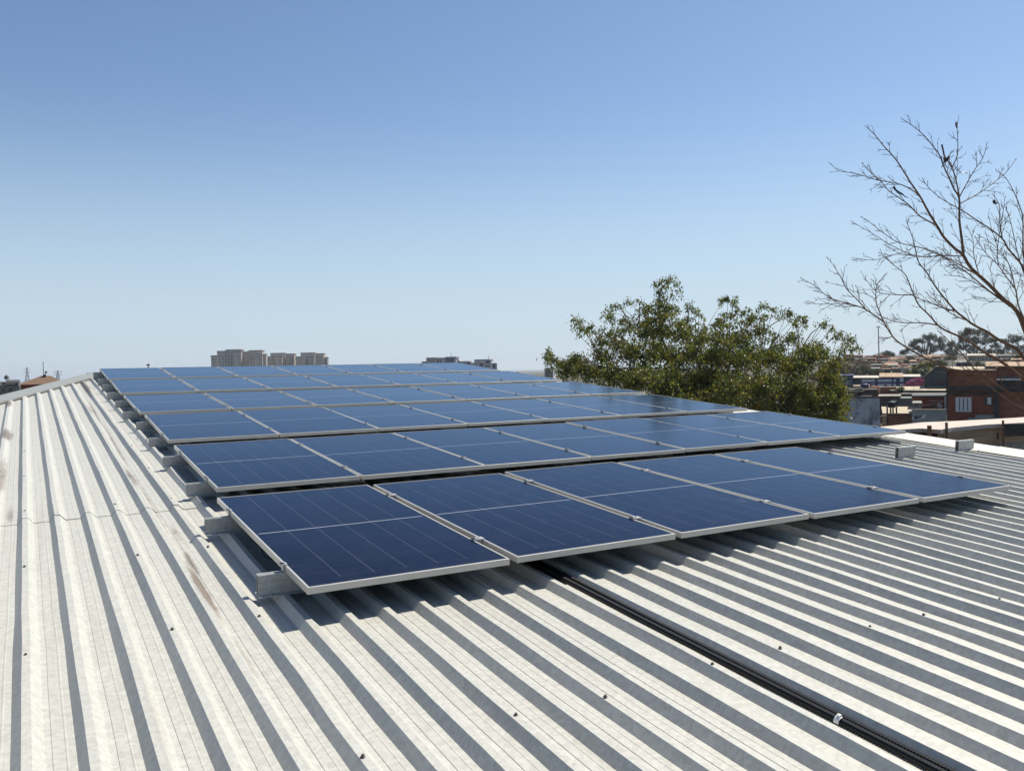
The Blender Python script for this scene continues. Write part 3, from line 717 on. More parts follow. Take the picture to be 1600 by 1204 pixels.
# neighbouring slab with rough fascia and posts
zs = S(1500, 660, 33).z
near = [(1376, 672.5), (1440, 669), (1455, 670), (1470, 671), (1488, 668), (1540, 663), (1600, 660), (1720, 652)]
far = [(1720, 643), (1600, 651.5), (1550, 654.5), (1490, 657.5), (1440, 659.5), (1376, 666.5)]
pn = [hit_z(x, y, zs) for x, y in near]; pf = [hit_z(x, y, zs) for x, y in far]
t = thing('concrete_terrace', 'pale concrete terrace slab with a rough brown fascia beyond the white verge capping', 'terrace', (pn[4].x, pn[4].y, GZ))
TB = Vector(t.location)
mb = MB(); pts = pn + pf; nn = len(pts)
mb.add([p - TB for p in pts] + [p - TB - Vector((0, 0, .14)) for p in pts], [tuple(range(nn)), tuple(reversed(range(nn, 2 * nn)))] + [(i, (i + 1) % nn, nn + (i + 1) % nn, nn + i)[::-1] for i in range(nn)])
mb.build('slab', M_SLAB, t)
def strip(pts, z0, z1, off, name, m, thk=.12):
    mb = MB()
    for i in range(len(pts) - 1):
        a, b = pts[i] - TB + ey * off, pts[i + 1] - TB + ey * off
        a2, b2 = a + ey * thk, b + ey * thk
        mb.add([Vector((q.x, q.y, z)) for z in (z0 - GZ, z1 - GZ) for q in (a, b, b2, a2)], [(0, 1, 5, 4), (4, 5, 6, 7), (1, 2, 6, 5), (2, 3, 7, 6), (3, 0, 4, 7)])
    return mb.build(name, m, t)
M_PURP = mat('shadow_purple', (.055, .03, .06), .9, .2, 2)  # dark purple colour stands in for the shadow on this terrace wall
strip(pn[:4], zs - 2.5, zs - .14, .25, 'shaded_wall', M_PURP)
strip(pn[3:], zs - .72, zs - .13, .12, 'fascia', M_BOARD); strip(pn[3:], zs - 6.5, zs - .72, .2, 'wall', M_CONC)
mb = MB()
for px, py, w_, h_ in ((1529, 682, .35, .22), (1588, 681, .9, .45), (1550, 686, .5, .25)):
    p = hit_z(px, 662, zs); f = (p - CAM).dot(ey)
    q = S(px, py, f + .05) - TB; mb.box(-w_ / 2, w_ / 2, -.0, .05, 0, h_, 0, Matrix.Translation(q) @ Matrix.Rotation(YAW, 4, 'Z'))
mb.build('niche', M_CONCD, t)
for i, (px0, px1, py0, py1, lab, mm) in enumerate(((1448.5, 1456, 665, 690, 'stubby brownish post at the left end of the pale terrace', M_BRICKO), (1476.5, 1481.5, 660.3, 692, 'thin timber post standing second from the left on the terrace edge', M_POST), (1565.3, 1569.6, 657, 700, 'tall timber post against the brown fascia near the right edge', M_POST))):
    e = hit_z((px0 + px1) / 2, (671, 669.5, 662)[i], zs); zc = (e - CAM).dot(ey) - .12
    H = House('timber_post', lab, 'post', px0, px1, py1, zc, 'posts along the terrace'); H.box('post', mm, px0, py0, px1, py1, 0, (.2, .1, .1)[i], lo=1.2); H.box('post_top', M_BOARD, px0 + .3, py0 - .6, px1 - .3, py0, .02, .08)

# dark gabled house, blue and white building
H = House('slate_gabled_house', 'dark slate blue gabled house with one small window behind the brick house', 'house', 1444, 1482, 606, 108)
a, b, c = H.l(1444, 590), H.l(1463, 574.5), H.l(1490, 574.5)
z0 = H.l(1444, 606).z - 3
MB().add([(a.x, 0, z0), (c.x, 0, z0), (c.x, 0, c.z), (b.x, 0, b.z), (a.x, 0, a.z), (a.x, 8, z0), (c.x, 8, z0), (c.x, 8, c.z), (b.x, 8, b.z), (a.x, 8, a.z)], [(0, 1, 2, 3, 4), (9, 8, 7, 6, 5), (0, 5, 6, 1), (1, 6, 7, 2), (0, 4, 9, 5)]).build('wall', M_SLATE, H.t)
A = Vector((-.18, 0, -.14)); B = Vector((0, 0, .14))
mb = MB(); P = [Vector((a.x, -.3, a.z)) + A, Vector((b.x, -.3, b.z)) + B * .3, Vector((c.x, -.3, c.z)) + B * .3]
Q = [p + Vector((0, 8.6, 0)) for p in P]
for i in range(2): mb.add([P[i], P[i + 1], Q[i + 1], Q[i]] + [p + B for p in (P[i], P[i + 1], Q[i + 1], Q[i])], [(3, 2, 1, 0), (4, 5, 6, 7), (0, 1, 5, 4), (1, 2, 6, 5), (2, 3, 7, 6), (3, 0, 4, 7)])
mb.build('roof', M_DARKROOF, H.t)
H.window(1465.5, 594, 1471.5, 599.5, M_GLASSD, 0, .12, M_DARKROOF); H.box('trim', M_GRAYWALL, 1464, 580.6, 1479, 582, -.06, .05)
H = House('blue_white_building', 'long white building with navy bands, doors and a pale roof edge beyond the sheds', 'building', 1308, 1442, 609, 150)
H.wall(M_WHITE, 1346, 590, 1412, 609, 10); H.wall(M_NAVY, 1308, 586, 1333, 603, 9, dy=-.5); H.wall(M_SLATE, 1332, 590, 1346, 609, 9, dy=.3); H.wall(M_NAVY, 1410, 588, 1442, 596, 9, dy=.6)
H.shed('roof', M_SLAB, 1332, 586.5, 1378, 589.8, -.6, 8); H.shed('roof', M_TAN, 1374, 582.5, 1411, 588.5, -.6, 8); H.shed('roof', M_SLAB, 1410, 584.5, 1438, 588, -.3, 8)
H.box('band', M_NAVY, 1346, 596.8, 1412, 599, -.06, .05); H.box('band', M_NAVY, 1372, 590, 1400, 592, -.06, .05); H.box('band', M_NAVY, 1346, 589.8, 1364, 592.2, -.06, .05)
for x0, x1 in ((1366.5, 1371.5), (1393, 1396), (1400, 1406)): H.window(x0, 590.5, x1, 606.5, M_NAVY, name='door')
for x in (1348.5, 1358, 1381): H.window(x, 600.5, x + 5.5, 604.5, M_GLASSD, 0, .12)
H.box('low_wall', M_GRAYWALL, 1346, 606, 1412, 609, -2, -1.8, lo=1); H.box('base', M_WASH, 1312, 597, 1330, 602, -.62, -.4)

# ------------------------------------------------------------------ foliage builder
def leaf_mat(name, c, tr=.45):
    mt = bpy.data.materials.new(name); mt.use_nodes = True; n = mt.node_tree.nodes; L = mt.node_tree.links
    b = n['Principled BSDF']; b.inputs['Base Color'].default_value = (*c, 1); b.inputs['Roughness'].default_value = .42
    t = n.new('ShaderNodeBsdfTranslucent'); t.inputs[0].default_value = (min(1, c[0] * 1.5), min(1, c[1] * 1.6), c[2] * .6, 1)
    mx = n.new('ShaderNodeMixShader'); mx.inputs[0].default_value = tr; L.new(b.outputs[0], mx.inputs[1]); L.new(t.outputs[0], mx.inputs[2]); L.new(mx.outputs[0], n['Material Output'].inputs[0]); return mt
M_LEAF = [leaf_mat('leaf_green', (.092, .108, .030), .45), leaf_mat('leaf_dark', (.038, .050, .019), .3), leaf_mat('leaf_olive', (.17, .155, .045), .48), leaf_mat('leaf_brown', (.12, .07, .03), .4)]
M_FAR = [leaf_mat('far_leaf', (.040, .055, .030), .25), leaf_mat('far_leaf_dark', (.028, .040, .024), .25), leaf_mat('far_leaf_olive', (.075, .075, .035), .25)]
M_DRY = [leaf_mat('dry_leaf', (.10, .085, .05), .25), leaf_mat('dry_leaf_brown', (.12, .075, .05), .25), leaf_mat('dry_leaf_green', (.055, .07, .03), .25)]
def leaves(mb, centers, n, size, rng, droop=.5, mats=4, weights=(.44, .30, .18, .08)):
    """centers: list of (pos, radius, share)"""
    tot = sum(c[2] for c in centers)
    for pos, rad, sh in centers:
        k = max(1, int(round(n * sh / tot)))
        base = rng.choice(mats, p=weights)
        for _ in range(k):
            d = rng.normal(0, 1, 3); d /= np.linalg.norm(d) + 1e-9
            p = Vector(pos) + Vector(d) * rad * rng.uniform(.15, 1) ** .6
            s = size * rng.uniform(.6, 1.25)
            a = Vector(rng.normal(0, 1, 3)); a.z -= droop * 1.6; a.normalize()
            b = a.cross(Vector(rng.normal(0, 1, 3))); 
            if b.length < 1e-3: continue
            b.normalize(); nn = a.cross(b) * s * .12
            o = len(mb.v)
            mb.v += [p, p + a * s * .45 + b * s * .23 + nn, p + a * s, p + a * s * .45 - b * s * .23 + nn]
            mi = int(base) if rng.uniform() < .6 else int(rng.choice(mats, p=weights))
            mb.f += [(o, o + 1, o + 2), (o, o + 2, o + 3)]; mb.mi += [mi, mi]

# ------------------------------------------------------------------ bushy tree beyond the roof
rng = np.random.RandomState(11)
CL = [  # px, py, radius px, density
 (852, 558, 8, .8), (858, 553, 8, .9), (868, 560, 10, 1.), (876, 571, 12, .9), (886, 580, 14, .8), (893, 557, 9, .8), (898, 566, 12, .8), (910, 573, 16, .9), (905, 556, 6, .4),
 (899, 497, 6, .9), (904, 502, 9, 1.), (910, 512, 10, 1.), (903, 522, 5, .5), (916, 520, 10, 1.), (927, 508, 9, .8), (934, 520, 12, .9), (929, 536, 12, .6), (943, 535, 14, .8),
 (948, 484, 7, .8), (958, 476, 9, .8), (968, 478, 7, .7), (948, 497, 9, .7), (960, 497, 11, .7), (972, 503, 12, .9), (984, 473, 4, .8),
 (1000, 470, 7, .7), (1002, 484, 13, 1.), (1014, 478, 9, 1.), (1030, 475, 14, 1.1), (1027, 444, 8, 1.), (1034, 438, 8, 1.1), (1045, 441, 9, 1.1), (1054, 444, 7, 1.), (1040, 452, 9, 1.1), (1032, 455, 6, .8), (1060, 454, 5, .5), (1048, 462, 5, .5),
 (1047, 482, 13, 1.1), (1035, 496, 18, 1.2), (1012, 500, 15, 1.2), (1060, 484, 9, .8), (1074, 478, 7, .8), (1083, 483, 9, .8), (1092, 492, 10, .9), (1076, 500, 12, 1.), (1098, 505, 9, .8), (1062, 505, 15, .9),
 (1127, 473, 8, .9), (1137, 470, 9, 1.), (1146, 474, 9, 1.), (1152, 484, 10, 1.), (1160, 492, 12, 1.1), (1144, 492, 12, .9), (1168, 505, 14, 1.2), (1120, 500, 9, .7), (1112, 508, 10, .8), (1130, 508, 14, 1.),
 (1186, 483, 9, .9), (1195, 480, 9, 1.), (1208, 482, 8, .9), (1196, 493, 10, 1.), (1212, 492, 7, .6), (1180, 497, 9, .8), (1228, 494, 6, .5), (1240, 490, 8, 1.), (1249, 495, 9, 1.2), (1246, 508, 9, 1.), (1260, 497, 6, .9), (1236, 501, 6, .6),
 (1282, 506, 4, .6), (1290, 504, 6, .7), (1302, 511, 7, .8), (1310, 520, 8, .9), (1320, 525, 9, .9), (1326, 537, 8, 1.), (1333, 545, 6, .9), (1316, 550, 8, .8), (1308, 556, 7, .5), (1322, 532, 7, .9),
 (1230, 530, 13, 1.), (1243, 526, 12, 1.), (1222, 540, 12, .8), (1256, 545, 16, 1.), (1275, 545, 14, 1.), (1288, 553, 13, 1.), (1270, 560, 18, 1.1), (1298, 570, 13, 1.), (1290, 590, 18, 1.1), (1304, 600, 15, 1.1), (1312, 618, 13, 1.), (1318, 633, 10, .8), (1300, 635, 18, 1.2), (1306, 650, 14, 1.),
 (985, 515, 18, 1.), (1010, 523, 20, 1.1), (1040, 520, 20, 1.1), (1070, 525, 20, 1.), (1100, 528, 20, 1.), (1130, 530, 22, 1.1), (1160, 527, 20, 1.1), (1190, 518, 17, .9), (1205, 532, 14, .8),
 (955, 520, 14, .8), (965, 540, 18, 1.), (940, 557, 18, 1.), (990, 550, 24, 1.1), (1030, 553, 26, 1.2), (1075, 556, 26, 1.2), (1120, 560, 26, 1.2), (1165, 560, 26, 1.2), (1205, 560, 22, 1.), (1240, 572, 24, 1.1),
 (930, 580, 18, 1.), (960, 585, 22, 1.1), (1000, 590, 26, 1.2), (1050, 592, 28, 1.2), (1100, 598, 28, 1.2), (1150, 602, 28, 1.2), (1200, 605, 28, 1.2), (1245, 612, 26, 1.2), (1275, 620, 24, 1.2),
 (1040, 625, 26, 1.1), (1090, 632, 28, 1.1), (1140, 640, 28, 1.1), (1190, 645, 28, 1.1), (1240, 650, 28, 1.1), (1280, 662, 24, 1.1), (1000, 640, 24, .8), (1060, 660, 28, .9), (1130, 675, 30, .9), (1200, 685, 30, .9), (1255, 692, 26, .9)]
TD = 29.0
tp = S(1150, 640, TD); tree = thing('bushy_tree', 'large leafy green tree with drooping sprays behind the right end of the panels', 'tree', (tp.x, tp.y, GZ))
T0 = Vector(tree.location); cents = []; CP = []
for (px, py, r_, dn) in CL:
    spread = 2.3 * (1 - smooth(470, 600, 600 - (py - 440)) * .0)
    rr = r_ * TD / FPX
    nlay = (1 if r_ < 13 else (2 if r_ < 20 else 3)) + (1 if py > 540 else 0) + (1 if py > 585 else 0)
    for q in range(nlay):
        off = rng.uniform(-.9, .9) if nlay == 1 else (q - (nlay - 1) / 2) * rng.uniform(1.0, 1.7) + rng.uniform(-.4, .4)
        c = S(px + rng.uniform(-3, 3) * (q > 0), py + rng.uniform(-3, 3) * (q > 0), TD + off) - T0
        CP.append(c)
        nsub = max(3, int(r_ * r_ / (26 if py < 560 else 17)))
        for k in range(nsub):        # short sprays: out from the clump, then hanging
            d = Vector(rng.normal(0, 1, 3)); d.z = d.z * .7 + .25; d.normalize()
            st = c + d * rr * rng.uniform(.1, .55); ln = rr * rng.uniform(.35, .75) + .12
            for j in range(4):
                f = j / 3.; sc = st + d * ln * f + Vector((0, 0, -.42 * ln * f * f))
                cents.append((sc, rng.uniform(.06, .17), dn * rng.uniform(.4, 1.5) * (1.0 if r_ < 13 else .8)))
mb = MB(); leaves(mb, cents, 165000, .096, rng, .8)
mb.build('crown', M_LEAF, tree)
# trunk and limbs: from the ground to clump centres
mb = MB()
fork = S(1130, 720, TD) - T0
mb.tube([Vector((0, 0, -.3)), Vector((.05, 0, 1.2)), Vector((fork.x * .5, fork.y * .5, 2.6)), fork], [.30, .25, .22, .20], 9)
mains = []
for px, py, off in ((960, 585, .6), (1000, 560, -.8), (1030, 520, .3), (1085, 540, 1.2), (1140, 540, -.6), (1190, 560, .8), (1240, 575, -.4), (1290, 610, .4)):
    e = S(px, py, TD + off) - T0; md = fork.lerp(e, .45) + Vector((0, 0, -.15)); mb.tube([fork, md, e], [.13, .08, .035], 7); mains.append((fork, md, e))
    mains_pts = None
pts_m = []
for a, b_, c in mains:
    for t_ in np.linspace(.2, 1, 9): pts_m.append((a.lerp(b_, t_ * 2) if t_ < .5 else b_.lerp(c, t_ * 2 - 1)))
for c in CP:
    q = min(pts_m, key=lambda p: (p - c).length + (1.0 if p.z > c.z else 0))
    md = q.lerp(c, .55) + Vector(rng.normal(0, .06, 3)); mb.tube([q, md, c], [.016, .011, .005], 4, cap=False)
# long bare shoots seen against the sky
for pl in ([(1185, 523), (1205, 508), (1222, 497), (1240, 492)], [(1255, 540), (1268, 520), (1285, 508), (1302, 507)], [(1293, 535), (1305, 525), (1318, 522)], [(1000, 530), (999, 500), (1000, 475)], [(1027, 500), (1029, 470), (1036, 445)], [(942, 540), (932, 525), (922, 512)], [(890, 590), (875, 572), (862, 556)], [(978, 495), (970, 480), (960, 476)], [(1074, 500), (1076, 488), (1074, 478)]):
    mb.tube([S(x, y, TD - .1) - T0 for x, y in pl], [.022, .017, .013, .008][:len(pl)], 5, cap=False)
mb.build('trunk', M_BARK, tree, True)

# ------------------------------------------------------------------ bare tree at the right
BD = 13.0
BR = [ # (polyline px, r0 px, r1 px, end depth change)
 ([(1660, 760), (1652, 690), (1632, 600), (1604, 522), (1588, 485), (1566, 465), (1544, 443), (1517, 418), (1505, 398.6), (1491, 387), (1475, 370.7), (1463, 352), (1449, 329), (1437.7, 308), (1423.7, 287), (1412, 268), (1398, 247.4), (1379.5, 226.5), (1366.7, 210), (1354, 198.6)], 13, 1.0, 0),
 ([(1505, 398.6), (1502.8, 375), (1499, 343), (1498.6, 310), (1491, 296), (1484, 280), (1475, 261), (1468, 243), (1456, 226.5), (1444.7, 212.6), (1428.4, 198.6), (1409.8, 186)], 4.6, .9, .6),
 ([(1498.6, 305), (1493.5, 277.7), (1488.8, 261), (1495.8, 242.8), (1496.5, 215), (1494.7, 194)], 2.6, .8, -.4),
 ([(1499, 308), (1519, 270.7), (1535, 247), (1542, 224)], 1.9, .8, -.6),
 ([(1500.5, 318), (1528, 303), (1563, 277.7), (1575, 266), (1586.5, 250)], 1.9, .8, .8),
 ([(1640, 520), (1612, 445), (1593.5, 410), (1575, 389), (1565.6, 373), (1549, 359), (1530.7, 347.4), (1502.8, 329), (1475, 312.6), (1454, 296), (1442, 280)], 5, .9, .9),
 ([(1565.6, 373), (1562, 347.4), (1561, 319.5), (1552, 305)], 2.2, .8, -.5),
 ([(1612, 440), (1600, 400), (1598, 343), (1593.5, 324), (1582, 296), (1569, 275), (1557, 267)], 3.4, .8, -.7),
 ([(1463, 352), (1437.7, 338), (1419, 319.5), (1402.8, 308), (1389, 298.6), (1377, 284.7), (1363, 273), (1349, 256.7)], 2.5, .8, -.8),
 ([(1434.5, 303), (1407.4, 288), (1370, 281), (1340, 272), (1312, 267), (1297, 255.6)], 2.0, .7, .7),
 ([(1530, 430), (1509.8, 420), (1465.6, 396), (1440, 387), (1402.8, 377.7), (1377, 361), (1354, 343), (1347, 340)], 2.6, .7, -.9),
 ([(1505, 400), (1470, 399.5), (1430.7, 399.8), (1391, 382), (1365.6, 366), (1333, 347.4)], 2.0, .7, .9),
 ([(1430, 399.8), (1400, 397.4), (1365.6, 405.6), (1333, 403)], 1.5, .7, .6),
 ([(1690, 735), (1640, 655), (1600, 627), (1564, 605), (1539, 587), (1517, 571), (1505.5, 555), (1485, 535), (1476, 526), (1467, 518)], 7, 1.0, -.8),
 ([(1539, 587), (1500, 580), (1478.5, 575.5), (1456, 564), (1438, 555), (1420, 544), (1402, 532.8), (1393, 522.6), (1381.8, 503.5), (1375, 487.8), (1369, 472), (1369, 451.8), (1372.8, 440.5), (1384, 429)], 5.2, .9, .2),
 ([(1381.8, 503.5), (1352.5, 483), (1327.8, 475), (1296, 465), (1273.8, 447), (1253.5, 436)], 2.6, .8, -.4),
 ([(1327, 475), (1316.5, 474), (1285, 475), (1260, 473)], 1.3, .6, .4),
 ([(1352.5, 483), (1339, 467.5), (1323, 451.8), (1314, 433.8), (1303, 415.8), (1294, 404.5)], 1.9, .7, -.6),
 ([(1369, 468), (1355, 460), (1335, 455)], 1.3, .6, .3),
 ([(1690, 700), (1640, 628), (1600, 593.5), (1566, 566.5), (1541.5, 553), (1519, 537), (1498.8, 526), (1478.5, 517), (1465, 508), (1451.5, 492), (1435.8, 476.5), (1426.8, 458.5), (1420, 440.5), (1413, 427), (1393, 411), (1375, 395)], 8.5, .9, .7),
 ([(1465, 508), (1442.5, 504), (1406.5, 503.5), (1384, 496.8), (1373, 492)], 2.4, 1.0, .2),
 ([(1426.8, 460.8), (1406.5, 460.8), (1370.5, 456), (1352.5, 436), (1346, 425)], 1.9, .7, .5),
 ([(1675, 690), (1630, 600), (1600, 559.8), (1586.5, 544), (1564, 532.8), (1543.8, 519), (1521, 507), (1507.8, 496.8), (1494, 485.5), (1476, 465), (1460.5, 445), (1449, 426.5), (1435, 408), (1430.7, 389), (1426, 370.7), (1416.7, 347)], 8.5, .9, -.6),
 ([(1494, 485.5), (1478.5, 483), (1462.8, 476.5), (1431, 464), (1410, 452)], 2.4, .8, .5),
 ([(1514.5, 502), (1487.5, 490), (1462, 470), (1448, 458)], 2.0, .8, -.5),
 ([(1578, 478), (1573, 474), (1548, 456), (1534.8, 445), (1510, 424.8), (1492, 413.5), (1469.5, 400), (1450, 392)], 3.6, .9, .5),
 ([(1606, 520), (1600, 499), (1591, 476.5), (1586.5, 451.8), (1573, 433.8), (1560, 415), (1540, 395), (1525, 372)], 3.2, .8, -.5),
 ([(1640, 520), (1622, 470), (1608, 440), (1600, 427), (1590, 395), (1580, 350), (1572, 325)], 3.4, .8, .6),
 ([(1530, 430), (1522, 400), (1520, 375), (1512, 355)], 1.8, .7, .5), ([(1560, 415), (1558, 390), (1566, 340), (1570, 310)], 1.6, .6, -.3),
 ([(1586.5, 452), (1575, 410), (1550, 380), (1530, 368)], 2.0, .7, .4), ([(1548, 456), (1520, 440), (1500, 432), (1478, 430)], 1.8, .7, -.6),
 ([(1395, 524), (1393, 526), (1386, 527.5), (1377, 527)], 1.8, 1.2, -.1),
 ([(1700, 730), (1620, 655), (1570, 622), (1530, 590), (1508, 572)], 3.2, .9, -1.2),
]
bt = S(1660, 760, BD)
bare = thing('bare_tree', 'leafless tree with many thin branches reaching in from the right edge', 'tree', (bt.x, bt.y, GZ)); B0 = Vector(bare.location)
rng = np.random.RandomState(4)
done = []   # list of (pts2d array, depths)
limb = MB(); twig = MB()
def depth_at(x, y):
    best = (1e9, BD)
    for P2, D2 in done:
        d = np.hypot(P2[:, 0] - x, P2[:, 1] - y); i = int(d.argmin())
        if d[i] < best[0]: best = (d[i], D2[i])
    return best[1] if best[0] < 14 else BD
def resample(pl, step=5.):
    pl = np.array(pl, float); out = []
    for i in range(len(pl) - 1):
        p0, p1, p2, p3 = pl[max(i - 1, 0)], pl[i], pl[i + 1], pl[min(i + 2, len(pl) - 1)]
        k = max(2, int(np.linalg.norm(p2 - p1) / step))
        for t in np.linspace(0, 1, k, endpoint=False):
            out.append(.5 * (2 * p1 + (p2 - p0) * t + (2 * p0 - 5 * p1 + 4 * p2 - p3) * t * t + (3 * p1 - p0 - 3 * p2 + p3) * t ** 3))
    out.append(pl[-1]); return np.array(out)
def px2w(x, y, d): return S(x, y, d) - B0
def grow(x, y, d, ang, ln, r, lev, side):
    n = max(3, int(ln / 7)); pts = [(x, y, d)]; a = ang; dd = rng.uniform(-.5, .5) * .012
    curl = rng.normal(0, .012) - side * rng.uniform(.0, .02)
    for i in range(n):
        a += curl + rng.normal(0, .055); st = ln / n
        x += math.cos(a) * st; y += math.sin(a) * st; d += dd * st + rng.normal(0, .008); pts.append((x, y, d))
    rad = np.linspace(r, max(.22, r * .35), len(pts)) * BD / FPX
    twig.tube([px2w(*p) for p in pts], list(rad), 3, cap=False)
    if lev > 0:
        m = int(ln / 8.5) + (1 if rng.uniform() < .5 else 0); s = side
        for j in range(m):
            i = rng.randint(max(1, n // 5), n + 1); p = pts[i]; s = -s if rng.uniform() < .75 else s
            grow(p[0], p[1], p[2], ang + s * rng.uniform(.3, .75), ln * rng.uniform(.25, .6) * (1.1 - .5 * i / n), max(.3, r * .72), lev - 1, s)
for pl, r0, r1, dz in BR:
    P2 = resample(pl); n = len(P2)
    wig = np.cumsum(rng.normal(0, .22, (n, 2)), 0); wig -= np.linspace(0, 1, n)[:, None] * wig[-1]; wig *= .5; P2 = P2 + wig
    d0 = depth_at(*pl[0]); D2 = d0 + dz * np.linspace(0, 1, n) ** .9
    done.append((P2, D2)); t = np.linspace(0, 1, n); rad = (r0 + (r1 - r0) * t ** .75) / 2
    limb.tube([px2w(P2[i][0], P2[i][1], D2[i]) for i in range(n)], list(rad * BD / FPX), 7)
    i = 3; side = 1
    while i < n - 1:
        if P2[i][0] < 1640:
            tg = P2[min(i + 2, n - 1)] - P2[max(i - 2, 0)]; ang = math.atan2(tg[1], tg[0]); side = -side if rng.uniform() < .8 else side
            f = 1 - .74 * t[i]; ln = rng.uniform(16, 58) * f * (.6 + .4 * min(1, r0 / 4))
            if rng.uniform() < .9 and rad[i] * 2 < 7.5: grow(P2[i][0], P2[i][1], D2[i], ang + side * rng.uniform(.3, .8), ln, .60, 2 if ln > 24 else 1, side)
        i += rng.randint(2, 4) if rad[i] > 1.2 else rng.randint(1, 3)
    tg = P2[-1] - P2[-4]; ang = math.atan2(tg[1], tg[0])
    for q in range(3): grow(P2[-1][0], P2[-1][1], D2[-1], ang + rng.normal(0, .25), rng.uniform(2, 5), .42, 0, 0)
# trunk down to the ground
p = px2w(1660, 760, BD); limb.tube([Vector((p.x * 1.0, p.y, -.3)), Vector((p.x, p.y, p.z * .5)), p], [.16, .13, .085], 9)
for a_ in ((1690, 735), (1690, 700), (1675, 690), (1700, 730)):
    limb.tube([px2w(1658, 745, BD) , px2w((1658 + a_[0]) / 2, 735, BD), px2w(*a_, depth_at(*a_))], [.07, .055, .045], 7)
limb.tube([px2w(1634, 606, BD), px2w(1640, 560, BD), px2w(1640, 520, BD)], [.055, .04, .028], 7)
limb.build('trunk', M_BARK, bare, True)
M_TWIG = mat('twig_bark', (.105, .052, .036), .9, .2, 20)
twig.build('twigs', M_TWIG, bare)
# scraps caught in the branches
M_SCRAP = mat('black_film', (.012, .012, .02), .4); M_SCRAPB = mat('blue_film', (.05, .14, .2), .4)
def scrap(name, label, shapes, d):
    c = shapes[0][0][0]; o0 = S(c[0], c[1], d); mb = MB()
    for pl, wpx, mi in shapes:
        P = [S(x, y, d + .03 * ((i * 7) % 3 - 1)) - o0 for i, (x, y) in enumerate(pl)]
        mb.tube(P, [wpx / 2 * d / FPX * (1 - .35 * (i == len(P) - 1)) for i in range(len(P))], 5, mi)
    o = mb.build(name, [M_SCRAP, M_SCRAPB]); o.location = o0; return tag(o, label, 'scrap')
scrap('plastic_scrap', 'black torn kite scrap with a long tail, high in the bare tree', [([(1471.5, 226), (1473, 232), (1475.5, 243), (1477, 248)], 2.6, 0), ([(1475.5, 246), (1477, 252), (1480, 249), (1483, 244)], 4.6, 0), ([(1477, 251), (1474, 256), (1471, 262)], 1.6, 0), ([(1480, 249), (1487, 261), (1485.5, 266), (1483, 270)], 1.5, 0)], BD + .35)
scrap('plastic_scrap', 'dark and blue plastic shred snagged on a left branch of the bare tree', [([(1396.5, 292), (1399, 296), (1402, 299)], 3.4, 0), ([(1402, 299), (1407, 302), (1411, 304)], 4.2, 1), ([(1411, 304), (1414, 307), (1419, 309)], 1.6, 0)], BD - .45)
scrap('plastic_scrap', 'tiny dark scrap on the topmost upright twig of the bare tree', [([(1493.5, 192), (1494.5, 197), (1495.5, 200)], 2.8, 0)], BD + .2)
scrap('plastic_scrap', 'pale blue film strip tangled right of the black kite scrap', [([(1494, 261), (1499, 267), (1503, 271)], 1.1, 1), ([(1503, 271), (1508, 269.5), (1512, 271)], 1.4, 0)], BD + .1)
scrap('plastic_scrap', 'small dark scrap on the rightmost bushy branch end of the bare tree', [([(1552.5, 314), (1554, 317), (1557, 318)], 4, 0)], BD - .5)

# ------------------------------------------------------------------ far trees on the hill, shrubs, hillside houses
def far_tree(name, label, px, pyb, zc, blobs, size, n, mats, seed, group='trees along the hill top', wts=(.45, .4, .15), trunk=.22):
    g = np.random.RandomState(seed); b = S(px, pyb, zc); t = thing(name, label, 'tree' if 'shrub' not in name else 'shrub', b, 0, group)
    cents = []; tr = MB(); k = zc / FPX
    for (x, y, r_) in blobs:
        c = S(x, y, zc + g.uniform(-1, 1) * r_ * k) - b
        tr.tube([Vector((g.uniform(-.1, .1), 0, -2.5)), c * .45 + Vector((g.normal(0, .2), g.normal(0, .2), 0)), c], [trunk, trunk * .6, trunk * .25], 5)
        for q in range(int(5 + r_ * 1.4)):
            d = Vector(g.normal(0, 1, 3)); d.normalize(); d.z *= .75; cents.append((c + d * r_ * k * g.uniform(.3, 1), size * 1.5, g.uniform(.5, 1.3)))
    mb = MB(); leaves(mb, cents, n, size, g, .1, 3, wts); mb.build('crown', mats, t); tr.build('trunk', M_BARK, t); return t
far_tree('dome_tree', 'low dome shaped tree by the tall pole on the hill', 1385, 557, 300, [(1380, 555, 5), (1386, 551.5, 6), (1392, 554.5, 5), (1369, 557, 4), (1374, 556, 4)], .45, 2200, M_FAR, 1)
far_tree('hill_tree', 'wide umbrella shaped dark tree left of the lower branches on the hill', 1447, 556, 310, [(1447, 527, 7), (1454, 525, 8), (1462, 528, 8), (1470, 532, 7), (1440, 532, 7), (1430, 534, 6), (1424, 538, 5), (1453, 536, 9), (1466, 540, 8), (1432, 543, 6), (1416, 547, 5), (1410, 551, 5), (1472, 543, 7), (1441, 546, 7), (1455, 546, 6)], .5, 7500, M_FAR, 2)
far_tree('hill_tree', 'thin low tree between the two large dark hill trees', 1488, 556, 305, [(1482, 538, 5), (1489, 536, 5), (1496, 540, 5), (1485, 545, 6), (1494, 548, 6), (1480, 550, 5)], .45, 2600, M_FAR, 3)
far_tree('hill_tree', 'tallest broad dark tree on the hill right of the umbrella shaped one', 1520, 556, 300, [(1504, 522, 7), (1512, 517, 6), (1520, 518, 8), (1530, 520, 8), (1540, 523, 7), (1500, 532, 6), (1512, 530, 9), (1526, 532, 10), (1540, 535, 9), (1551, 532, 7), (1556, 541, 7), (1506, 543, 8), (1522, 546, 10), (1540, 548, 10), (1553, 551, 7)], .5, 9500, M_FAR, 4)
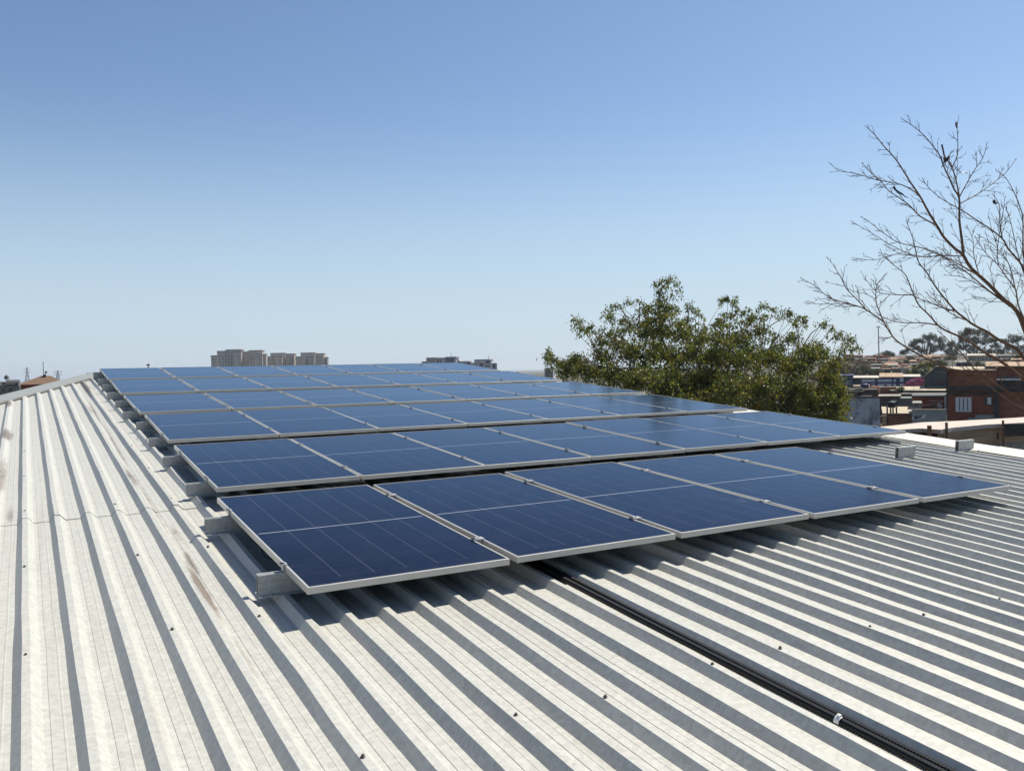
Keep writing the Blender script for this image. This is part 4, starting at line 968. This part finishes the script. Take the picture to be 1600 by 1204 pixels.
far_tree('hill_tree', 'dark tree mass at the right edge of the hill top', 1590, 556, 320, [(1570, 533, 6), (1580, 529, 8), (1592, 530, 9), (1605, 528, 9), (1575, 543, 8), (1590, 544, 10), (1605, 545, 10), (1564, 548, 6), (1620, 536, 9)], .5, 6500, M_FAR, 5)
far_tree('hill_tree', 'small dark tree at the foot of the umbrella shaped hill tree', 1493, 557, 285, [(1490, 553, 4), (1496, 552, 4)], .4, 500, M_FAR, 6)
far_tree('dry_shrub', 'dry brownish shrubs above the navy wall, left clump', 1325, 583, 190, [(1315, 575, 8), (1325, 572, 8), (1334, 575, 8), (1320, 582, 7), (1332, 583, 7), (1308, 580, 8)], .34, 2600, M_DRY, 7, 'shrubs on the slope', (.4, .3, .3), .1)
far_tree('dry_shrub', 'greener shrub right of the dry clump on the slope', 1352, 583, 192, [(1346, 575, 8), (1356, 574, 7), (1350, 582, 7), (1360, 580, 6), (1342, 583, 6)], .34, 2000, M_DRY, 8, 'shrubs on the slope', (.3, .2, .5), .1)
far_tree('dry_shrub', 'bare reddish scrub on the ridge line behind the dry clump', 1340, 572, 240, [(1322, 567, 6), (1334, 565, 6), (1346, 563, 6), (1357, 566, 6)], .32, 1100, M_DRY, 9, 'shrubs on the slope', (.3, .6, .1), .1)
far_tree('green_shrub', 'olive green tree clump beside the slate gabled house', 1437, 588, 160, [(1428, 577, 7), (1438, 572, 9), (1450, 569, 8), (1446, 578, 8), (1434, 582, 7), (1444, 587, 7), (1458, 571, 6)], .30, 3200, M_LEAF[:3], 10, 'shrubs on the slope', (.35, .3, .35), .12)
far_tree('pink_shrub', 'pink flowering shrub against the white building', 1429, 606, 138, [(1418, 600, 5), (1424, 597, 5), (1430, 594.5, 5), (1437, 595, 5), (1443, 594.5, 4), (1442, 600, 5), (1434, 600, 5), (1414, 603, 3)], .2, 2400, [M_PINK, M_PINK, M_LEAF[1]], 12, 'shrubs on the slope', (.5, .4, .1), .06)
far_tree('dark_shrub', 'dark round shrub poking up through the cream roofs', 1407, 612, 98, [(1404, 608, 4), (1409, 606.5, 4), (1407, 610, 3.5)], .16, 700, [M_LEAF[1]] * 3, 13, 'shrubs on the slope', (.4, .3, .3), .05)
far_tree('green_shrub', 'dusty weeds beside the low dim house', 1340, 612, 100, [(1336, 606, 4), (1343, 607, 4), (1328, 608, 4)], .2, 700, M_DRY, 14, 'shrubs on the slope', (.3, .2, .5), .05)

ds = random.Random(8)
for i, (x, y, zc, r_, mm, lab) in enumerate(((1368, 570, 228, 6, 0, 'reddish dry bush left of the sunlit eaves on the slope'), (1392, 577, 215, 5, 0, 'dry bush between two hillside houses, lower on the slope'), (1410, 566, 240, 5, 1, 'brown bush under the long ridge house'), (1424, 562, 262, 5, 0, 'scrubby bush at the left of the olive clump'),
    (1400, 588, 180, 4, 1, 'small dull bush behind the tan roof of the white building'), (1376, 583, 190, 5, 1, 'rounded dry bush above the white building'), (1416, 580, 196, 6, 1, 'dark dry bush above the navy end of the white building'), (1470, 567, 170, 6, 1, 'greenish bush between the slate house and the navy house'),
    (1484, 560, 260, 5, 1, 'bush below the thin low tree on the ridge'), (1530, 569, 150, 6, 1, 'dull bush behind the brick house roofs'), (1572, 567, 160, 6, 0, 'dry bush over the tan roof of the brick house'), (1590, 560, 240, 6, 1, 'bush before the dark end of the tan building'), (1312, 560, 290, 6, 0, 'scrub on the ridge seen through the leafy tree'), (1350, 575, 205, 5, 0, 'brown bush in the hollow above the navy wall'))):
    bl = [(x + ds.uniform(-1, 1) * r_ * 1.6, y + ds.uniform(-.6, .6) * r_, r_ * ds.uniform(.5, .9)) for q in range(6)]
    far_tree('dry_shrub', lab, x, y + r_, zc, bl, .0016 * zc, 1300, M_DRY, 50 + i, 'shrubs on the slope', ((.3, .6, .1), (.35, .25, .4))[mm], .07)
hs = random.Random(3)
HH = [(1362, 1384, 572, 586, 225, 'M_TILER', 'faded red roofed hillside house nearest the dry shrubs'), (1378, 1404, 567, 584, 232, 'M_BRICKO', 'reddish hillside house with a sunlit pale eave'), (1398, 1424, 570, 585, 226, 'M_TILER', 'rosy hillside house with two small dark windows'),
      (1366, 1392, 560.5, 572, 275, 'M_TILER', 'low red roofed house on the ridge left of the pole foot trees'), (1388, 1416, 556.5, 570, 285, 'M_TILER', 'red roofed house under the dome shaped tree'), (1412, 1440, 556, 568, 290, 'M_BRICKO', 'long tan and red house on the ridge below the umbrella shaped tree'),
      (1436, 1466, 554, 566, 288, 'M_CREAM', 'tan house with an orange gable on the ridge'), (1310, 1330, 566, 578, 262, 'M_BRICKD', 'dark red house half hidden by dry shrubs')]
for i, (x0, x1, y0, y1, zc, mm, lab) in enumerate(HH):
    H = House('hillside_house', lab, 'house', x0, x1, y1, zc, 'houses on the far slope', hs.uniform(-.25, .25), drop=3)
    H.wall(globals()[mm if mm not in ('M_TILER',) else 'M_BRICKO'], x0 + 1, y0 + 4, x1 - 1, y1, 7); 
    a, b = H.l(x0, y0 + 4.5), H.l(x1, y0 + 4.5); top = H.l(x0, y0).z; mb = MB()
    mb.add([(a.x, -.4, a.z), (b.x, -.4, a.z), (b.x, 3.5, top), (a.x, 3.5, top), (b.x, 7.4, a.z), (a.x, 7.4, a.z)], [(0, 1, 2, 3), (3, 2, 4, 5), (1, 4, 2), (0, 3, 5), (0, 5, 4, 1)]); mb.build('roof', (M_TILER, M_TAN, M_TILER, M_TILER, M_TILER, M_GRAYWALL, M_TAN, M_TILER)[i], H.t)
    for q in range(2): xx = x0 + (x1 - x0) * (.28 + .4 * q); H.window(xx, y0 + 7, xx + 2.6, y0 + 10, M_GLASSD)
    if i in (1, 3, 4): H.shed('eave', M_CREAM, x0 + 2, y0 + 5, x1 - 6, y0 + 6.6, -1.2, .2)
hr = random.Random(21)
rows = [(559, 292, 1316, 1440), (563.5, 268, 1322, 1450), (568.5, 246, 1340, 1446), (574, 222, 1334, 1440), (580, 200, 1352, 1440), (561, 282, 1452, 1512), (565, 240, 1556, 1620)]
for (yb, zc, xa, xb) in rows:
    x = xa + hr.uniform(0, 8)
    while x < xb:
        wd = hr.uniform(8, 17); h_ = hr.uniform(3.4, 6.0)
        H = House('hillside_house', 'small reddish or grey house among the packed houses on the far slope', 'house', x, x + wd, yb + 3, zc * hr.uniform(.97, 1.03), 'packed small houses on the far slope', hr.uniform(-.4, .4), drop=3)
        H.wall(hr.choice([M_BRICKO, M_BRICK, M_BRICKD, M_BRICK, M_GRAYWALL, M_WASH]), x, yb - h_ + 1.2, x + wd, yb + 3, 5)
        H.shed('roof', hr.choice([M_TILER, M_TILER, M_TILE, M_DARKROOF, M_TILER, M_TILE, M_WASH, M_TAN]), x - .6, yb - h_ - hr.uniform(.2, 1), x + wd + .6, yb - h_ + 1.6, -.5, 5.6)
        for q in range(hr.randint(1, 2)): xx = x + wd * hr.uniform(.15, .75); H.window(xx, yb - h_ + 2.6, xx + 1.6, yb - h_ + 4.4)
        x += wd + hr.uniform(.5, 7)
# clutter between the sheds: tanks, aerials, a parapet, low fronts
for lab, px, py, zc, m_ in (('blue water tank on the roof edge beyond the whitewashed wall', 1351, 609, 92, 'M_NAVY'),):
    p = S(px, py, zc); t = thing('water_tank', lab, 'water tank', p, YAW); MB().lathe([(.34, 0), (.42, .5), (.45, .52), (.45, .58), (.2, .68)], 12).build('tank_body', globals()[m_], t, True)
    MB().box(-.4, .4, -.4, .4, -.3, 0).build('stand_top', M_CONC, t)
for lab, px, py, hpx, zc in (('thin roof aerial above the cream sheet roof', 1428, 606, 12, 104), ('roof aerial on the brick house near its left corner', 1488, 576, 14, 77), ('roof aerial standing over the low dim house', 1326, 608, 13, 90), ('roof aerial on the white building with navy bands', 1384, 585, 10, 150)):
    p = S(px, py, zc); k = zc / FPX; t = thing('roof_aerial', lab, 'aerial', p, YAW); MB().tube([(0, 0, -.4), (0, 0, hpx * k)], .022, 4).build('mast', M_STEEL, t)
    mb = MB()
    for q in range(4): mb.tube([(-.35 + .05 * q, .12 * q, hpx * k * .96 - .01), (.35 - .05 * q, .12 * q, hpx * k * .96 - .01)], .012, 3)
    mb.tube([(0, 0, hpx * k * .96), (0, .4, hpx * k * .96)], .014, 3); mb.build('crossbars', M_STEEL, t)
for lab, (x0, y0, x1, y1, zc), m_, rf in (('grey shed front with a rusty roof below the white building', (1334, 601, 1358, 611, 96), M_GRAYWALL, M_TAN), ('plain brick shed between the brick pier and the dark shrub', (1408, 606, 1432, 616, 112), M_BRICK, M_GRAYWALL),
        ('dark shed in front of the slate gabled house', (1450, 602, 1478, 612, 106.5), M_WASH, M_DARKROOF), ('narrow grey block shed left of the red brick annex', (1426, 627, 1440, 640, 78), M_GBLOCK, M_GRAYWALL)):
    H = House('shed', lab, 'shed', x0, x1, y1, zc); H.wall(m_, x0, y0 + 2, x1, y1, 4); H.shed('roof', rf, x0 - .7, y0, x1 + .7, y0 + 2.6, -.4, 4.5); H.window(x0 + 3, y0 + 5, x0 + 7, y0 + 8.5, M_GLASSD, 0, .06, M_CONC)
# overhead wires
def wire(a, b, sag, label, zc0, zc1):
    p, q = S(*a, zc0), S(*b, zc1); pts = [p.lerp(q, t) - Vector((0, 0, sag * 4 * t * (1 - t))) for t in np.linspace(0, 1, 14)]
    o = MB().tube([x - p for x in pts], .02, 3).build('overhead_wire', M_BLACKR); o.location = p; tag(o, label, 'wire', 'overhead wires')
wire((1372, 511.5), (1650, 540), 3., 'overhead wire running right from the crossarm of the hill pole', 245, 150)
wire((1374, 511.5), (1290, 580), 2., 'overhead wire dropping left from the hill pole towards the leafy tree', 245, 120)
wire((1325, 600), (1500, 598), .6, 'overhead wire slung low across the shed roofs', 90, 78)
H = House('navy_house', 'small navy and pale grey house behind the brick house roofs', 'house', 1492, 1518, 577, 140); H.wall(M_NAVY, 1494, 566, 1511, 577, 6); H.shed('roof', M_GRAYWALL, 1493, 562, 1512, 566, -.3, 5); H.box('side', M_WASH, 1511, 566, 1520, 577, .5, 5); H.window(1499, 568, 1504, 571)
H = House('tan_building', 'long tan building with small windows on the right part of the ridge', 'building', 1510, 1600, 566, 250); H.wall(M_CREAM, 1512, 555, 1553, 566, 9); H.wall(M_WASH, 1553, 556, 1610, 566, 9, dy=1); H.shed('roof', M_SLAB, 1511, 552.5, 1556, 555.5, -.5, 8); H.shed('roof', M_DARKROOF, 1556, 553.5, 1612, 556.5, .5, 9)
for k in range(6): H.window(1515.5 + 6.2 * k, 558.5, 1517.6 + 6.2 * k, 561.5)
H = House('shed', 'pale roofed low shed between the white building and the slope', 'shed', 1425, 1444, 587, 165); H.wall(M_WASH, 1425, 578, 1441, 590, 5); H.shed('roof', M_WHITE, 1422, 576, 1443, 579, -.5, 5)
b = S(1373.5, 557, 245); t = thing('utility_pole', 'tall thin utility pole with a short crossarm on the hill', 'pole', b, YAW)
hh = (S(1372, 510, 245) - b).z
MB().tube([(0, 0, -2), (-.05, 0, hh * .5), (-.12, 0, hh)], [.17, .15, .12], 7).build('mast', M_GRAYWALL, t); MB().box(-.7, .45, -.08, .08, hh - .25, hh - .05).build('crossarm', M_GRAYWALL, t)
MB().tube([(-.5, 0, hh - .05), (-.5, 0, hh + .15)], .06, 5).tube([(.3, 0, hh - .05), (.3, 0, hh + .15)], .06, 5).build('insulator', M_WHITE, t)

# ------------------------------------------------------------------ apartment towers on the skyline
def tower(name, label, blocks, pyb, zc, win, group, mw=None, seed=0):
    x0 = min(b[0] for b in blocks); x1 = max(b[1] for b in blocks)
    H = House(name, label, 'apartment block', x0, x1, pyb, zc, group, -.28, drop=32)
    for i, (a, b, y0, dy, dep, mm) in enumerate(blocks):
        dep *= .42; H.wall(mm, a, y0, b, pyb, dep, 'wall', dy); H.box('parapet', M_APT2, a - .25, y0 - .5, b + .1, y0 + .9, dy - .25, dy + dep + .2)
    mesh = None
    for (a, b, ys, dy, w_) in win:
        for y in ys:
            p = H.l(a, y, dy); q = H.l(b, y + 2.0, dy); k = max(1, int((b - a) / w_))
            for j in range(k):
                xx = p.x + (q.x - p.x) * (j + .5) / k
                if mesh is None:
                    o = MB().box(-.5, .5, -.06, .2, -.55, .55).build('window', M_GLASSD, H.t); mesh = o
                else: o = copy_child(mesh, H.t)
                o.location = (xx, dy, (p.z + q.z) / 2)
    return H
AG = 'beige apartment blocks on the skyline'
yy = (556, 560.5, 565, 569.5)
tower('apartment_block', 'largest and tallest beige apartment block, leftmost in its cluster', [(329.5, 339, 555.5, 9, 14, M_APT), (339, 352.5, 548.5, 4, 18, M_APT), (352.5, 377, 546.3, 0, 22, M_APT2), (365, 377, 550, -3, 3, M_APT), (377, 388, 549.5, 6, 14, M_APT), (388, 410, 547.5, 2, 20, M_APT), (400, 410.5, 553, -2, 3, M_APT), (410.5, 416, 553, 5, 12, M_APT2)], 574, 760,
      [(341, 351, yy, 4, 4.5), (355, 364, yy, 0, 4.5), (372, 377, yy, -3, 2.4), (390, 399, yy, 2, 4), (404, 410, yy, -2, 2.4), (331, 337, yy[1:], 9, 4)], AG)
yy = (557, 561.5, 566, 570.5)
tower('apartment_block', 'middle beige apartment block of the cluster, between the two others', [(416, 423, 557, 6, 12, M_APT), (422.5, 445.5, 551.8, 2, 18, M_APT), (431, 441, 556, -1.5, 3, M_APT), (445.5, 460.5, 552.8, 5, 16, M_APT), (447, 452, 558, 2.5, 3, M_CREAM)], 574, 800, [(424, 430, yy, 2, 3), (436, 440, yy, -1.5, 2), (442, 445, yy, 2, 3), (454, 459, yy, 5, 2.5), (417, 421, yy[1:], 6, 2)], AG)
tower('apartment_block', 'beige apartment block at the right end of the beige cluster', [(461.5, 470, 557.2, 6, 12, M_APT2), (469.5, 492, 551.3, 2, 18, M_APT), (463, 477, 559, -2, 4, M_APT), (483, 492, 556, -1, 3, M_APT), (492, 506, 552.4, 5, 16, M_APT), (506, 512, 558, 7, 10, M_APT2)], 573, 790, [(466, 473, yy[1:], -2, 3.5), (485, 490, yy, -1, 2.5), (478, 482, yy, 2, 2), (494, 504, yy, 5, 2.5), (508, 511, yy[1:], 7, 2)], AG)
M_PALE = mat('pale_render_far', (.55, .55, .56), .8, .08, .15)
MG = 'white and navy blocks behind the array'
H = tower('apartment_block', 'white block with a navy top storey, left of the white and navy pair', [(666, 682, 559, 0, 14, M_APT2), (681, 698, 559.3, 2, 12, M_PALE), (696, 713, 557.8, -1, 14, M_NAVY), (710, 713.5, 559, -1.6, 3, M_PALE), (659, 680, 565, 4, 10, M_NAVY), (713, 734, 564.8, 3, 10, M_PALE), (713, 718, 564, 1, 3, M_NAVY), (729, 735, 565, 1, 3, M_NAVY)], 580, 520, [(683, 690, (562, 565), 2, 3), (699, 705, (562.5,), -1, 3), (719, 728, (568,), 3, 4)], MG)
MB().tube([(2, 5, 0), (2, 5, (S(695, 551, 525) - H.base).z)], .15, 5).build('aerial', M_GRAYWALL, H.t)
H = tower('apartment_block', 'white block with navy window surrounds, right of the white and navy pair', [(741, 766, 562, 2, 14, M_PALE), (759, 766.5, 562.3, 1, 3, M_NAVY), (735, 750, 567, 1, 8, M_PALE), (749, 755, 566.5, 0, 3, M_NAVY), (768.5, 774.5, 567.5, 1, 8, M_NAVY), (755, 769, 568, 0, 5, M_PALE)], 585, 480, [(770, 773, (570, 573), 1, 2), (751, 754, (569.5, 573), 0, 2), (757, 766, (571, 575), 0, 3), (738, 746, (570,), 1, 4)], MG)
MB().tube([(2, 5, 0), (2, 5, (S(756, 556, 485) - H.base).z)], .14, 5).build('aerial', M_GRAYWALL, H.t)
H = tower('apartment_block', 'lone grey blue block just left of the leafy tree foot', [(850.5, 865, 575.5, 0, 12, M_PALE), (852, 857, 577, -1.2, 2, M_SLATE), (859, 864, 579, -1.2, 2, M_APT2)], 592, 430, [(852, 864, (578, 582, 586), -1.25, 3)], 'single block left of the tree')

# ------------------------------------------------------------------ left skyline
H = House('tiled_house', 'brick house with a brown tiled hip roof and mast at the left', 'house', 28, 104, 612, 110)
H.wall(M_BRICKD, 32, 600.5, 104, 612, 8); a, b = H.l(28, 601), H.l(106, 601); tp_ = H.l(72, 586.5).z; x0_, x1_ = H.l(64, 590).x, H.l(79, 590).x
mb = MB(); mb.add([(a.x, -.6, a.z), (b.x, -.6, a.z), (b.x, 9, a.z), (a.x, 9, a.z), (x0_, 4.2, tp_), (x1_, 4.2, tp_)], [(0, 1, 5, 4), (1, 2, 5), (2, 3, 4, 5), (3, 0, 4), (0, 3, 2, 1)]); mb.build('roof', M_TILE, H.t)
c0 = H.l(67.5, 590); c1 = H.l(71.5, 584.5); rf = MB().box(c0.x, c1.x, 3.2, 4.4, c0.z - .4, c1.z).build('chimney', M_CONCD, H.t)
pz = H.l(68, 564).z; MB().tube([(c0.x + .05, 3.8, c1.z - .2), (c0.x + .05, 3.8, pz)], .045, 5).build('mast', M_GRAYWALL, H.t)
q = H.l(71.5, 581); MB().tube([(q.x, 3.8, c1.z - .2), (q.x, 3.8, q.z + .1)], .04, 5).box(q.x - .1, q.x + .18, 3.75, 3.85, q.z - .1, q.z + .12).build('aerial', M_GRAYWALL, H.t)
H = House('dark_house', 'dim stacked house with a dark roof at the far left edge', 'house', -20, 30, 616, 140)
H.wall(M_GRAYWALL, -30, 604, 31, 616, 8); H.wall(M_CONCD, 5, 597, 29, 605, 6, dy=1); H.shed('roof', M_DARKROOF, 9, 593, 31, 598, .5, 6); H.shed('roof', M_DARKROOF, -30, 596, 8, 602, 0, 7); H.box('ledge', M_SLAB, 6, 599, 24, 600.3, .6, 1); H.window(24.5, 600, 27, 603, M_WASH, 1); H.window(3, 607, 8, 611); H.window(14, 607, 19, 611)
MB().lathe([(.35, 0), (.35, .5), (.12, .75)], 10, Matrix.Translation(H.l(10.5, 592.5, 4))).build('water_tank', M_GRAYWALL, H.t)
def pylon(label, px, pyt, pyb, zc, w):
    b = S(px, pyb, zc); hh = (S(px, pyt, zc) - b).z; t = thing('power_pylon', label, 'pylon', b, YAW + .3, 'lattice pylons'); k = zc / FPX
    mb = MB(); ww = w * k; rr = .16
    cs = [(-1, -1), (1, -1), (1, 1), (-1, 1)]
    lv = [(0, .5), (.25, .36), (.5, .24), (.72, .14), (1, .05)]
    for cxx, cyy in cs: mb.tube([(cxx * ww * f, cyy * ww * f, hh * z) for z, f in [(-.6, .75)] + lv], rr, 4)
    for (z0, f0), (z1, f1) in zip(lv, lv[1:]):
        for i in range(4):
            a, b2 = cs[i], cs[(i + 1) % 4]; mb.tube([(a[0] * ww * f0, a[1] * ww * f0, z0 * hh), (b2[0] * ww * f1, b2[1] * ww * f1, z1 * hh)], rr * .7, 3); mb.tube([(b2[0] * ww * f0, b2[1] * ww * f0, z0 * hh), (a[0] * ww * f1, a[1] * ww * f1, z1 * hh)], rr * .7, 3)
    mb.build('lattice', M_GRAYWALL, t)
    for z in (.62, .76, .9): MB().tube([(-ww * .95, 0, hh * z), (0, 0, hh * z + ww * .12), (ww * .95, 0, hh * z)], rr, 4).build('crossarm', M_GRAYWALL, t)
    return t
pylon('lattice power pylon left of the tiled roof mast', 42.8, 573.5, 596, 780, 5.5); pylon('lattice power pylon right of the brown tiled roof, with wide crossarms', 90.7, 578.5, 597, 700, 6.5)
b = S(232, 583, 420); t = thing('mushroom_tower', 'slim water tower with a mushroom cap above the farthest panel row', 'water tower', b, YAW); z1 = (S(232, 568.5, 420) - b).z
MB().tube([(0, 0, -8), (0, 0, z1 - .6)], [.38, .28], 10).build('shaft', M_GRAYWALL, t)
MB().lathe([(.3, z1 - 1.0), (.85, z1 - .5), (.9, z1 - .2), (.55, z1 + .05), (.1, z1 + .12)], 14).build('cap', M_GRAYWALL, t, True)

# ------------------------------------------------------------------ air
c = Vector((CAM.x, CAM.y, 0)) + ey * 3500
zb, zt_ = GZ - 8.5, CAM.z + 48
hz = bpy.data.materials.new('air'); hz.use_nodes = True; n = hz.node_tree.nodes; n.clear()
vo = n.new('ShaderNodeVolumePrincipled'); vo.inputs['Color'].default_value = (.80, .88, 1, 1); vo.inputs['Density'].default_value = .00016; vo.inputs['Anisotropy'].default_value = .2
ou = n.new('ShaderNodeOutputMaterial'); hz.node_tree.links.new(vo.outputs[0], ou.inputs['Volume'])
mb = MB().box(-16000, 16000, -14000, 16000, zb - c.z, zt_ - c.z); o = mb.build('haze', hz); o.location = c; tag(o, kind='stuff')
